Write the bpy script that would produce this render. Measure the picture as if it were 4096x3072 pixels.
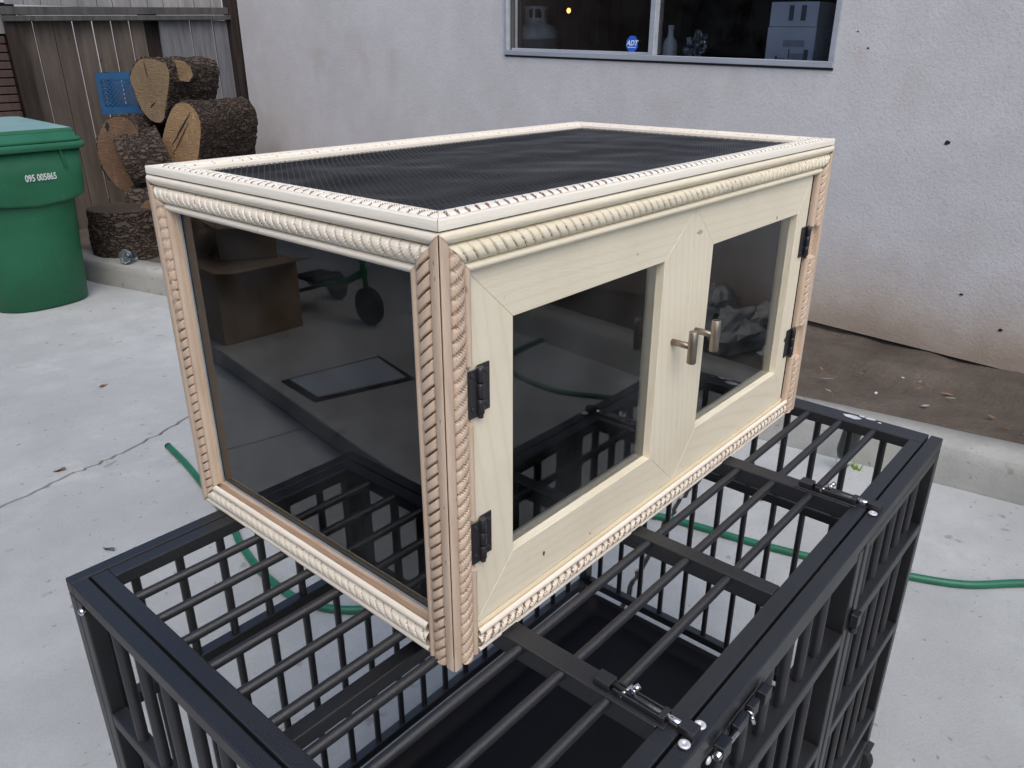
import bpy, math, random
import numpy as np
from mathutils import Vector, Matrix, noise

random.seed(7); rng = np.random.default_rng(7)
S = bpy.context.scene
for o in list(bpy.data.objects): bpy.data.objects.remove(o)

# ------------------------------------------------------------------ camera, sky, sun, exposure
CAM = dict(yaw=-0.8524, pit=-0.4038, rol=-0.0001, loc=(-0.4512, -0.4778, 0.6196), f=3100.7)
def _rot(a, b, c):
    ca, sa, cb, sb, cc, sc = math.cos(a), math.sin(a), math.cos(b), math.sin(b), math.cos(c), math.sin(c)
    return (np.array([[ca, -sa, 0], [sa, ca, 0], [0, 0, 1]]) @ np.array([[1, 0, 0], [0, cb, -sb], [0, sb, cb]])
            @ np.array([[cc, 0, sc], [0, 1, 0], [-sc, 0, cc]]))
_R = _rot(CAM['yaw'], CAM['pit'], CAM['rol'])
cd = bpy.data.cameras.new('camera'); cam = bpy.data.objects.new('camera', cd); S.collection.objects.link(cam)
cd.sensor_width = 36; cd.lens = 36 * CAM['f'] / 4096; cd.clip_start = 0.05; cd.clip_end = 500
cam.matrix_world = Matrix([[_R[0, 0], _R[0, 2], -_R[0, 1], CAM['loc'][0]], [_R[1, 0], _R[1, 2], -_R[1, 1], CAM['loc'][1]],
                           [_R[2, 0], _R[2, 2], -_R[2, 1], CAM['loc'][2]], [0, 0, 0, 1]])
S.camera = cam
S.render.resolution_x = 1024; S.render.resolution_y = 768

W = bpy.data.worlds.new('World'); S.world = W; W.use_nodes = True
nt = W.node_tree; nt.nodes.clear()
sky = nt.nodes.new('ShaderNodeTexSky'); sky.sky_type = 'NISHITA'; sky.sun_disc = False
SUN_EL, SUN_AZ = math.radians(54), math.radians(216)
sky.sun_elevation = SUN_EL; sky.sun_rotation = SUN_AZ; sky.air_density = 1.0; sky.dust_density = 3.4; sky.ozone_density = 1.1
bg = nt.nodes.new('ShaderNodeBackground'); bg.inputs['Strength'].default_value = 0.15
wo = nt.nodes.new('ShaderNodeOutputWorld')
nt.links.new(sky.outputs[0], bg.inputs[0]); nt.links.new(bg.outputs[0], wo.inputs[0])
sl = bpy.data.lights.new('sun', 'SUN'); sl.energy = 1.05; sl.angle = math.radians(60); sl.color = (1.0, 0.975, 0.94)
so = bpy.data.objects.new('sun', sl); S.collection.objects.link(so)
_d = Vector((math.sin(SUN_AZ) * math.cos(SUN_EL), math.cos(SUN_AZ) * math.cos(SUN_EL), math.sin(SUN_EL)))
so.rotation_euler = _d.to_track_quat('Z', 'Y').to_euler(); so.location = _d * 20
S.view_settings.view_transform = 'Standard'; S.view_settings.look = 'None'
S.view_settings.exposure = 0.20; S.view_settings.gamma = 1; S.view_settings.use_curve_mapping = False

# ------------------------------------------------------------------ materials
def lin(r, g, b):
    f = lambda c: c / 12.92 if c <= 0.04045 else ((c + 0.055) / 1.055) ** 2.4
    return (f(r / 255), f(g / 255), f(b / 255), 1)
def C4(c): return tuple(c) + (1,) if len(c) == 3 else tuple(c)

class NT:
    def __init__(s, name):
        s.m = bpy.data.materials.new(name); s.m.use_nodes = True; s.t = s.m.node_tree
        s.b = s.t.nodes['Principled BSDF']; s.o = s.t.nodes['Material Output']
        s.tc = s.t.nodes.new('ShaderNodeTexCoord')
    def n(s, typ, **kw):
        x = s.t.nodes.new(typ)
        for k, v in kw.items(): setattr(x, k, v)
        return x
    def l(s, a, b): s.t.links.new(a, b)
    def coord(s, scale=(1, 1, 1), loc=(0, 0, 0)):
        m = s.n('ShaderNodeMapping'); m.inputs['Scale'].default_value = scale; m.inputs['Location'].default_value = loc
        s.l(s.tc.outputs['Object'], m.inputs[0]); return m.outputs[0]
    def noise(s, v, scale, detail=4, rough=0.55, dist=0):
        x = s.n('ShaderNodeTexNoise'); x.inputs['Scale'].default_value = scale; x.inputs['Detail'].default_value = detail
        x.inputs['Roughness'].default_value = rough; x.inputs['Distortion'].default_value = dist; s.l(v, x.inputs['Vector']); return x.outputs['Fac']
    def ramp(s, fac, stops):
        r = s.n('ShaderNodeValToRGB'); e = r.color_ramp.elements
        while len(e) < len(stops): e.new(0.5)
        for i, (p, c) in enumerate(stops): e[i].position = p; e[i].color = C4(c) if not isinstance(c, (int, float)) else (c, c, c, 1)
        s.l(fac, r.inputs[0]); return r.outputs[0]
    def mix(s, fac, a, b, mode='MIX'):
        x = s.n('ShaderNodeMix', data_type='RGBA', blend_type=mode)
        for sock, v in ((x.inputs[0], fac), (x.inputs[6], a), (x.inputs[7], b)):
            if isinstance(v, (tuple, list)): sock.default_value = C4(v)
            elif isinstance(v, (int, float)): sock.default_value = v
            else: s.l(v, sock)
        return x.outputs[2]
    def math(s, op, a, b=0.0, clamp=False):
        x = s.n('ShaderNodeMath', operation=op); x.use_clamp = clamp
        for sock, v in ((x.inputs[0], a), (x.inputs[1], b)):
            if isinstance(v, (int, float)): sock.default_value = v
            else: s.l(v, sock)
        return x.outputs[0]
    def bump(s, h, dist, strength=1.0, prev=None):
        x = s.n('ShaderNodeBump'); x.inputs['Distance'].default_value = dist; x.inputs['Strength'].default_value = strength
        s.l(h, x.inputs['Height'])
        if prev is not None: s.l(prev, x.inputs['Normal'])
        return x.outputs[0]
    def fin(s, col=None, rough=0.6, nrm=None, metal=0.0, spec=0.5):
        if col is not None:
            if isinstance(col, (tuple, list)): s.b.inputs['Base Color'].default_value = C4(col)
            else: s.l(col, s.b.inputs['Base Color'])
        if isinstance(rough, (int, float)): s.b.inputs['Roughness'].default_value = rough
        else: s.l(rough, s.b.inputs['Roughness'])
        if nrm is not None: s.l(nrm, s.b.inputs['Normal'])
        s.b.inputs['Metallic'].default_value = metal; s.b.inputs['Specular IOR Level'].default_value = spec
        return s.m

def simple(name, c1, c2=None, scale=20, rough=0.6, bump=0.0, bscale=200, metal=0.0, spec=0.5, stretch=(1, 1, 1)):
    t = NT(name); v = t.coord(stretch); c2 = c2 or tuple(x * 0.75 for x in c1[:3])
    f = t.noise(v, scale, 5)
    col = t.ramp(f, [(0.3, c2), (0.7, c1)])
    nr = t.bump(t.noise(v, bscale, 3), bump) if bump else None
    return t.fin(col, rough, nr, metal, spec)

def wood(name, axis, light, dark, knot=0.25, rough=0.55, scale=1.0, seed=0):
    t = NT(name)
    st = [14 * scale] * 3; st['xyz'.index(axis)] = 2.0 * scale
    v = t.coord(st, (seed, seed * 0.7, seed * 1.3))
    dist = t.noise(t.coord([x * 0.35 for x in st], (seed, 0, 0)), 1.2, 2)
    wv = t.n('ShaderNodeTexWave'); wv.wave_type = 'RINGS'; wv.rings_direction = 'SPHERICAL'
    wv.inputs['Scale'].default_value = 1.9; wv.inputs['Distortion'].default_value = 3.0; wv.inputs['Detail'].default_value = 2
    wv.inputs['Detail Scale'].default_value = 0.6; t.l(v, wv.inputs['Vector'])
    fine = t.noise(t.coord([x * 9 for x in st]), 4, 3)
    g = t.math('ADD', t.math('MULTIPLY', t.ramp(wv.outputs['Fac'], [(0.0, 0.0), (0.22, 0.8), (1.0, 1.0)]), 0.3), t.math('MULTIPLY', fine, 0.7))
    col = t.ramp(g, [(0.2, dark), (0.7, light)])
    blot = t.noise(t.coord((5, 5, 5)), 1.3, 3)
    col = t.mix(t.ramp(blot, [(0.45, 0.0), (0.75, knot * 1.6)]), col, tuple(c * 0.80 for c in dark[:3]))
    spots = t.noise(t.coord((130, 130, 60)), 1.0, 1)
    col = t.mix(t.ramp(spots, [(0.79, 0.0), (0.82, 0.5)]), col, (0.12, 0.09, 0.06))
    nr = t.bump(fine, 0.0004)
    return t.fin(col, rough, nr, 0, 0.35)

M = {}
CR_L, CR_D = (0.85, 0.785, 0.62), (0.79, 0.71, 0.53)
for ax in 'xyz': M['cream_' + ax] = wood('cream_wood_' + ax, ax, CR_L, CR_D, 0.18, 0.5, seed='xyz'.index(ax) * 3.1)
TN_L, TN_D = (0.66, 0.525, 0.405), (0.575, 0.44, 0.325)
for ax in 'xyz': M['tan_' + ax] = wood('tan_wood_' + ax, ax, TN_L, TN_D, 0.2, 0.5, 0.8, seed='xyz'.index(ax) * 2.3)
PW_L, PW_D = (0.86, 0.80, 0.68), (0.80, 0.725, 0.60)
for ax in 'xyz': M['pale_' + ax] = wood('pale_wood_' + ax, ax, PW_L, PW_D, 0.1, 0.45, 0.8, seed='xyz'.index(ax) * 1.7)
for ax in 'xyz': M['white_' + ax] = wood('whitened_wood_' + ax, ax, (0.89, 0.85, 0.74), (0.84, 0.79, 0.67), 0.06, 0.42, 0.8, seed='xyz'.index(ax) * 1.1)
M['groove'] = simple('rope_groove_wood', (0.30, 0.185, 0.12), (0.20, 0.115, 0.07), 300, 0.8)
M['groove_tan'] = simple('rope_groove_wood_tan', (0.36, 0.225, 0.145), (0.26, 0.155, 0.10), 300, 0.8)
M['reveal'] = wood('reveal_wood', 'y', (0.55, 0.42, 0.32), (0.45, 0.32, 0.22), 0.3)
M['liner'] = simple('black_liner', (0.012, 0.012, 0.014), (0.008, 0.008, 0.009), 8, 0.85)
M['screen'] = simple('black_wire_screen', (0.058, 0.060, 0.066), (0.028, 0.029, 0.033), 7, 0.5, spec=0.3, stretch=(0.6, 2.0, 1))
def coated(name, col, rough, bumpd, spec=0.75):
    t = NT(name); v = t.coord()
    h = t.noise(v, 420, 3, 0.6); big = t.noise(v, 6, 3)
    c = t.ramp(big, [(0.3, tuple(x * 0.8 for x in col)), (0.7, tuple(min(1, x * 1.25) for x in col))])
    dust = t.ramp(t.noise(v, 260, 2), [(0.72, 0.0), (0.8, 0.35)])
    c = t.mix(dust, c, (0.16, 0.17, 0.18))
    return t.fin(c, t.ramp(big, [(0.3, rough - 0.06), (0.7, rough + 0.1)]), t.bump(h, bumpd), 0, spec)
M['cage'] = coated('black_hammered_coating', (0.0062, 0.0070, 0.0098), 0.40, 0.0006, 1.0)
M['iron'] = coated('black_hinge_paint', (0.016, 0.015, 0.019), 0.35, 0.0004)
M['tray'] = coated('black_tray_plastic', (0.0055, 0.006, 0.0085), 0.6, 0.0003, 0.25)
M['chrome'] = simple('bright_steel', (0.85, 0.85, 0.88), (0.7, 0.7, 0.74), 80, 0.18, metal=1.0)
M['zinc'] = simple('zinc_screw', (0.78, 0.80, 0.84), (0.66, 0.68, 0.72), 80, 0.45, metal=0.35)
M['nickel'] = simple('brushed_nickel', (0.40, 0.345, 0.29), (0.31, 0.265, 0.22), 60, 0.44, metal=1.0, stretch=(1, 1, 0.1))
M['alu'] = simple('window_aluminium', (0.50, 0.53, 0.58), (0.40, 0.43, 0.48), 25, 0.42, metal=0.35, stretch=(1, 0.1, 1))
M['paintchip'] = simple('bare_metal_chip', (0.62, 0.66, 0.70), (0.45, 0.48, 0.52), 60, 0.6)

def glassm(name, tint, ior=1.5, rough=0.0, dirt=0.04, extra=None):
    t = NT(name); t.t.nodes.remove(t.b)
    tr = t.n('ShaderNodeBsdfTransparent'); tr.inputs[0].default_value = C4(tint)
    gl = t.n('ShaderNodeBsdfGlossy'); gl.inputs['Roughness'].default_value = rough; gl.inputs[0].default_value = (1, 1, 1, 1)
    fr = t.n('ShaderNodeFresnel'); fr.inputs['IOR'].default_value = ior
    mx = t.n('ShaderNodeMixShader'); t.l(fr.outputs[0], mx.inputs[0]); t.l(tr.outputs[0], mx.inputs[1]); t.l(gl.outputs[0], mx.inputs[2])
    df = t.n('ShaderNodeBsdfDiffuse'); df.inputs[0].default_value = (0.55, 0.57, 0.58, 1)
    v = t.coord()
    haze = t.ramp(t.noise(v, 9, 4), [(0.35, 0.0), (0.8, dirt)])
    speck = t.ramp(t.noise(v, 130, 2, 0.5), [(0.745, 0.0), (0.80, 0.5)])
    area = t.ramp(t.noise(v, 5, 2), [(0.45, 0.15), (0.70, 1.0)])
    streak = t.ramp(t.noise(t.coord((70, 70, 7)), 1.6, 2), [(0.70, 0.0), (0.80, dirt * 2)])
    f = t.math('ADD', haze, t.math('ADD', t.math('MULTIPLY', speck, area), streak), True)
    m2 = t.n('ShaderNodeMixShader'); t.l(f, m2.inputs[0]); t.l(mx.outputs[0], m2.inputs[1]); t.l(df.outputs[0], m2.inputs[2])
    t.l(m2.outputs[0], t.o.inputs[0]); return t.m
M['glass'] = glassm('dusty_pane_glass', (0.86, 0.88, 0.88), 1.5, 0.0, 0.03)
M['sglass'] = glassm('dusty_side_glass', (0.86, 0.88, 0.88), 1.72, 0.0, 0.04)
M['wglass'] = glassm('window_glass', (0.90, 0.93, 0.96), 1.45, 0.0, 0.010)
M['glass_edge'] = simple('green_glass_edge', (0.30, 0.85, 0.58), (0.24, 0.70, 0.48), 60, 0.2)
M['blue_edge'] = simple('pane_edge', (0.30, 0.38, 0.44), (0.20, 0.27, 0.33), 40, 0.25)

def stucco():
    t = NT('stucco_render'); v = t.coord()
    big = t.noise(v, 0.9, 5, 0.6); mid = t.noise(v, 4.5, 4, 0.6); fine = t.noise(v, 75, 4, 0.65); grit = t.noise(v, 190, 2)
    base = t.ramp(big, [(0.30, (0.53, 0.52, 0.53)), (0.70, (0.63, 0.625, 0.64))])
    base = t.mix(t.ramp(mid, [(0.45, 0.0), (0.75, 0.35)]), base, (0.71, 0.71, 0.735))
    sep = t.n('ShaderNodeSeparateXYZ'); t.l(v, sep.inputs[0])
    z = sep.outputs[2]
    # splash dirt over the lowest half metre, with a ragged upper limit
    wob = t.math('MULTIPLY', t.math('SUBTRACT', t.noise(v, 1.6, 5, 0.65), 0.5), 1.3)
    d = t.math('ADD', t.math('MULTIPLY', t.math('ADD', z, 0.62), 1.45), wob)
    dm = t.ramp(d, [(0.10, 0.95), (0.42, 0.55), (0.78, 0.0)])
    base = t.mix(dm, base, t.ramp(mid, [(0.3, (0.42, 0.35, 0.28)), (0.75, (0.53, 0.46, 0.385))]))
    d2 = t.ramp(t.math('ADD', t.math('MULTIPLY', t.math('ADD', z, 0.62), 3.4), wob), [(0.10, 0.55), (0.7, 0.0)])
    base = t.mix(d2, base, (0.28, 0.22, 0.17))
    base = t.mix(t.ramp(t.noise(t.coord((1, 1, 0.8), (4, 2, 1)), 2.1, 5, 0.65), [(0.56, 0.0), (0.72, 0.30)]), base, (0.46, 0.42, 0.39))
    # run-off stain below the window
    st = t.ramp(t.noise(t.coord((1, 2.2, 0.9)), 2.2, 4), [(0.55, 0.0), (0.75, 0.40)])
    zz = t.ramp(z, [(0.2, 0.0), (0.58, 1.0), (0.63, 1.0), (0.66, 0.0)])
    base = t.mix(t.math('MULTIPLY', st, zz), base, (0.46, 0.39, 0.33))
    base = t.mix(t.ramp(fine, [(0.25, 0.30), (0.5, 0.0)]), base, (0.36, 0.34, 0.35))
    h = t.math('ADD', fine, t.math('MULTIPLY', grit, 0.35))
    nr = t.bump(h, 0.0021)
    nr = t.bump(mid, 0.010, 0.35, nr)
    return t.fin(base, 0.92, nr, 0, 0.2)
M['stucco'] = stucco()

def concrete(name, lo, hi, dirt=0.3):
    t = NT(name); v = t.coord()
    big = t.noise(v, 0.8, 6, 0.6); mid = t.noise(v, 5, 5, 0.6); fine = t.noise(v, 120, 4, 0.7)
    c = t.ramp(big, [(0.3, lo), (0.7, hi)])
    c = t.mix(t.ramp(mid, [(0.35, dirt), (0.6, 0.0)]), c, tuple(x * 0.72 for x in lo))
    c = t.mix(t.ramp(t.noise(t.coord((1, 1, 1), (7, 3, 0)), 1.7, 6, 0.7), [(0.42, 0.40), (0.58, 0.0)]), c, tuple(x * 0.80 for x in lo))
    c = t.mix(t.ramp(t.noise(v, 2.3, 3), [(0.62, 0.0), (0.8, 0.35)]), c, (0.50, 0.53, 0.55))
    c = t.mix(t.ramp(fine, [(0.25, 0.30), (0.5, 0.0)]), c, tuple(x * 0.6 for x in lo))
    c = t.mix(t.ramp(t.noise(v, 16, 2, 0.4), [(0.70, 0.0), (0.75, 0.5)]), c, (0.17, 0.155, 0.14))
    c = t.mix(t.ramp(t.noise(t.coord((1, 1, 1), (3, 9, 0)), 45, 2, 0.4), [(0.70, 0.0), (0.74, 0.5)]), c, (0.14, 0.13, 0.12))
    c = t.mix(t.ramp(t.noise(t.coord((1, 1, 1), (13, 5, 0)), 3.4, 4, 0.6), [(0.62, 0.0), (0.74, 0.25)]), c, tuple(min(1, x * 1.3) for x in hi))
    c = t.mix(t.ramp(t.noise(v, 3.1, 3), [(0.66, 0.0), (0.8, 0.25)]), c, (0.42, 0.33, 0.25))
    nr = t.bump(fine, 0.002); nr = t.bump(mid, 0.006, 0.5, nr)
    return t.fin(c, 0.85, nr, 0, 0.3)
M['concrete'] = concrete('patio_concrete', (0.405, 0.425, 0.428), (0.50, 0.525, 0.53))
M['kerb'] = concrete('kerb_concrete', (0.37, 0.372, 0.35), (0.46, 0.47, 0.455), 0.45)
M['crack'] = simple('crack_dirt', (0.045, 0.04, 0.036), (0.02, 0.018, 0.016), 40, 0.95)
def dirtm():
    t = NT('garden_soil'); v = t.coord()
    a = t.noise(v, 3.5, 6, 0.65); b = t.noise(v, 60, 4, 0.65)
    c = t.ramp(a, [(0.3, (0.075, 0.062, 0.051)), (0.7, (0.155, 0.132, 0.110))])
    c = t.mix(t.ramp(b, [(0.3, 0.45), (0.6, 0.0)]), c, (0.07, 0.058, 0.05))
    return t.fin(c, 0.95, t.bump(b, 0.006, 1, t.bump(a, 0.02)), 0, 0.15)
M['dirt'] = dirtm()
def fencewood(name, l, d):
    t = NT(name); v = t.coord((1, 1, 0.09))
    a = t.noise(v, 28, 4, 0.6); b = t.noise(t.coord((1, 1, 0.35)), 2.4, 4); k = t.noise(t.coord((3, 3, 2)), 3.2, 1)
    c = t.ramp(a, [(0.3, d), (0.7, l)])
    c = t.mix(t.ramp(b, [(0.4, 0.0), (0.75, 0.65)]), c, tuple(x * 0.5 for x in d))
    c = t.mix(t.ramp(k, [(0.73, 0.0), (0.78, 0.7)]), c, (0.05, 0.04, 0.035))
    return t.fin(c, 0.9, t.bump(a, 0.003), 0, 0.2)
M['fence'] = fencewood('weathered_fence', (0.18, 0.148, 0.124), (0.10, 0.082, 0.070))
M['fence2'] = fencewood('grey_weathered_fence', (0.22, 0.228, 0.245), (0.125, 0.13, 0.142))
M['fence3'] = fencewood('pale_top_boards', (0.36, 0.355, 0.36), (0.24, 0.235, 0.24))
M['post'] = fencewood('dark_stained_post', (0.065, 0.050, 0.045), (0.030, 0.022, 0.020))
M['brownslat'] = fencewood('brown_slat', (0.12, 0.085, 0.078), (0.075, 0.05, 0.046))
M['rail'] = fencewood('fence_rail_wood', (0.12, 0.118, 0.115), (0.06, 0.06, 0.06))
def bark():
    t = NT('log_bark')
    vo = t.n('ShaderNodeTexVoronoi'); vo.feature = 'DISTANCE_TO_EDGE'; vo.inputs['Scale'].default_value = 15
    dm = t.n('ShaderNodeVectorMath', operation='ADD'); t.l(t.coord((0.75, 1.0, 2.6)), dm.inputs[0])
    nz = t.n('ShaderNodeTexNoise'); nz.inputs['Scale'].default_value = 9; nz.inputs['Detail'].default_value = 4; t.l(t.coord(), nz.inputs['Vector'])
    sc = t.n('ShaderNodeVectorMath', operation='SCALE'); sc.inputs['Scale'].default_value = 0.35; t.l(nz.outputs['Color'], sc.inputs[0]); t.l(sc.outputs[0], dm.inputs[1]); t.l(dm.outputs[0], vo.inputs['Vector'])
    a = t.noise(t.coord((0.6, 0.8, 2.2)), 40, 6, 0.75); b = t.noise(t.coord(), 7, 4)
    h = t.math('ADD', t.math('MULTIPLY', t.ramp(vo.outputs['Distance'], [(0.0, 0.0), (0.22, 1.0)]), 0.5), t.math('MULTIPLY', a, 0.8))
    c = t.ramp(h, [(0.35, (0.016, 0.012, 0.010)), (0.65, (0.060, 0.046, 0.038)), (0.95, (0.125, 0.10, 0.085))])
    c = t.mix(t.ramp(b, [(0.5, 0.0), (0.8, 0.5)]), c, (0.10, 0.075, 0.06))
    c = t.mix(t.ramp(t.noise(t.coord((1, 1, 3)), 24, 2), [(0.70, 0.0), (0.76, 0.7)]), c, (0.27, 0.24, 0.215))
    return t.fin(c, 0.95, t.bump(h, 0.018), 0, 0.12)
M['bark'] = bark()
def logend(name, c, n, light=(0.36, 0.245, 0.15), dark=(0.24, 0.15, 0.085)):
    t = NT(name)
    mp = t.n('ShaderNodeMapping'); mp.inputs['Location'].default_value = (-c[0], -c[1], -c[2]); t.l(t.tc.outputs['Object'], mp.inputs[0])
    ln = t.n('ShaderNodeVectorMath', operation='LENGTH'); t.l(mp.outputs[0], ln.inputs[0])
    w = t.noise(t.coord(), 6, 3)
    r = t.math('ADD', ln.outputs['Value'], t.math('MULTIPLY', w, 0.05))
    rings = t.math('SINE', t.math('MULTIPLY', r, 520.0)); rings = t.math('MULTIPLY_ADD', rings, 0.5)
    t.t.nodes[-1].inputs[2].default_value = 0.5
    saw = t.noise(t.coord((2, 2, 9)), 14, 3)
    g = t.math('ADD', t.math('MULTIPLY', rings, 0.30), t.math('MULTIPLY', saw, 0.70))
    rim = t.ramp(r, [(0.0, 0.55), (0.10, 0.25), (0.22, 0.0)])
    c0 = t.ramp(g, [(0.3, dark), (0.7, light)])
    c0 = t.mix(t.ramp(t.noise(t.coord(), 7, 4), [(0.5, 0.0), (0.8, 0.55)]), c0, tuple(x * 0.6 for x in dark))
    c0 = t.mix(rim, c0, tuple(x * 0.7 for x in dark))
    st = t.noise(t.coord((1, 1, 0.25), (0, 0, 0)), 38, 4, 0.7)
    c0 = t.mix(t.ramp(st, [(0.58, 0.0), (0.68, 0.5)]), c0, tuple(min(1, x * 1.5) for x in light))
    return t.fin(c0, 0.8, t.bump(st, 0.008, 1, t.bump(saw, 0.006)), 0, 0.2)
def binm():
    t = NT('green_bin_plastic'); a = t.noise(t.coord(), 5, 5, 0.6)
    c = t.ramp(a, [(0.3, (0.007, 0.095, 0.042)), (0.7, (0.011, 0.130, 0.060))])
    c = t.mix(t.ramp(t.noise(t.coord((1, 1, 0.12)), 26, 4, 0.7), [(0.60, 0.0), (0.75, 0.30)]), c, (0.06, 0.17, 0.11))
    sc_ = t.ramp(t.noise(t.coord((1, 1, 4)), 30, 3, 0.6), [(0.68, 0.0), (0.73, 0.45)])
    c = t.mix(sc_, c, (0.10, 0.20, 0.14))
    return t.fin(c, t.ramp(a, [(0.3, 0.42), (0.7, 0.6)]), t.bump(t.noise(t.coord(), 240, 3), 0.0006))
M['bin'] = binm()
M['binlid'] = simple('green_lid_plastic', (0.02, 0.15, 0.08), (0.014, 0.115, 0.058), 6, 0.33, 0.0005, 240)
M['binsheen'] = simple('lid_sky_reflection', (0.30, 0.52, 0.54), (0.25, 0.45, 0.46), 4, 0.25, spec=0.8)  # sky reflection on the lid top, put into its pale cyan colour
M['white_print'] = simple('white_stencil', (0.70, 0.74, 0.74), (0.5, 0.56, 0.55), 300, 0.7)
M['crate'] = simple('blue_crate_plastic', (0.010, 0.085, 0.21), (0.008, 0.062, 0.155), 12, 0.5)
M['hose'] = simple('green_hose_rubber', (0.014, 0.17, 0.10), (0.012, 0.11, 0.062), 14, 0.42)
M['black'] = simple('black_rubber', (0.015, 0.015, 0.016), (0.01, 0.01, 0.011), 30, 0.6)
M['cardboard'] = simple('cardboard', (0.26, 0.185, 0.12), (0.21, 0.145, 0.09), 6, 0.85)
M['whiteplastic'] = simple('white_plastic', (0.72, 0.74, 0.76), (0.6, 0.62, 0.66), 20, 0.45)
M['tankwhite'] = simple('tank_white_paint', (0.74, 0.76, 0.77), (0.62, 0.64, 0.66), 9, 0.4)
M['tankgrey'] = simple('tank_sleeve', (0.16, 0.17, 0.19), (0.12, 0.13, 0.15), 12, 0.7)
M['boxwhite'] = simple('white_printed_carton', (0.62, 0.64, 0.72), (0.52, 0.54, 0.62), 8, 0.75)
M['ink'] = simple('carton_ink', (0.10, 0.11, 0.14), (0.07, 0.08, 0.10), 30, 0.7)
M['ink2'] = simple('carton_ink_pale', (0.34, 0.34, 0.41), (0.28, 0.28, 0.34), 30, 0.7)
M['blue_sign'] = simple('blue_sticker', (0.02, 0.13, 0.62), (0.02, 0.11, 0.52), 30, 0.45)
M['white_sign'] = simple('white_sticker_print', (0.85, 0.87, 0.92), (0.75, 0.78, 0.85), 30, 0.5)
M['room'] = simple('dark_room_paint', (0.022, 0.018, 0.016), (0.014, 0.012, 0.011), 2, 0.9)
M['rock'] = simple('pale_rock', (0.40, 0.41, 0.40), (0.22, 0.23, 0.22), 9, 0.9, 0.01, 30)
M['leaf'] = simple('dry_leaf', (0.30, 0.18, 0.10), (0.18, 0.10, 0.06), 60, 0.8)
M['chip'] = simple('white_chip', (0.75, 0.75, 0.74), (0.6, 0.6, 0.58), 80, 0.7)
M['weed'] = simple('weed_green', (0.20, 0.34, 0.05), (0.12, 0.22, 0.03), 60, 0.7)
M['darkgreen'] = simple('dark_green_plastic', (0.022, 0.035, 0.026), (0.015, 0.024, 0.018), 20, 0.4)
M['clear'] = glassm('clear_plastic', (0.80, 0.84, 0.88), 1.6, 0.08, 0.16)
M['tire'] = M['black']
M['trike'] = simple('green_toy_paint', (0.012, 0.17, 0.05), (0.01, 0.12, 0.04), 20, 0.4)
M['utility'] = simple('utility_lid_concrete', (0.40, 0.44, 0.49), (0.31, 0.345, 0.39), 12, 0.8)

# ------------------------------------------------------------------ mesh helpers
WL = {}
def link(o, parent=None, at=(0, 0, 0)):
    S.collection.objects.link(o); at = Vector(at)
    if parent is not None:
        o.parent = parent; o.location = at - WL[parent.name]
    else: o.location = at
    WL[o.name] = at
    return o
def thing(name, label, cat, loc, group=None):
    o = bpy.data.objects.new(name, None); o.empty_display_size = 0.1; link(o, None, loc)
    o['label'] = label; o['category'] = cat
    if group: o['group'] = group
    return o
def tag(o, label, cat, group=None):
    o['label'] = label; o['category'] = cat
    if group: o['group'] = group
    return o
def struct(o, kind='structure', label=None):
    o['kind'] = kind
    if label: o['label'] = label
    return o

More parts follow.
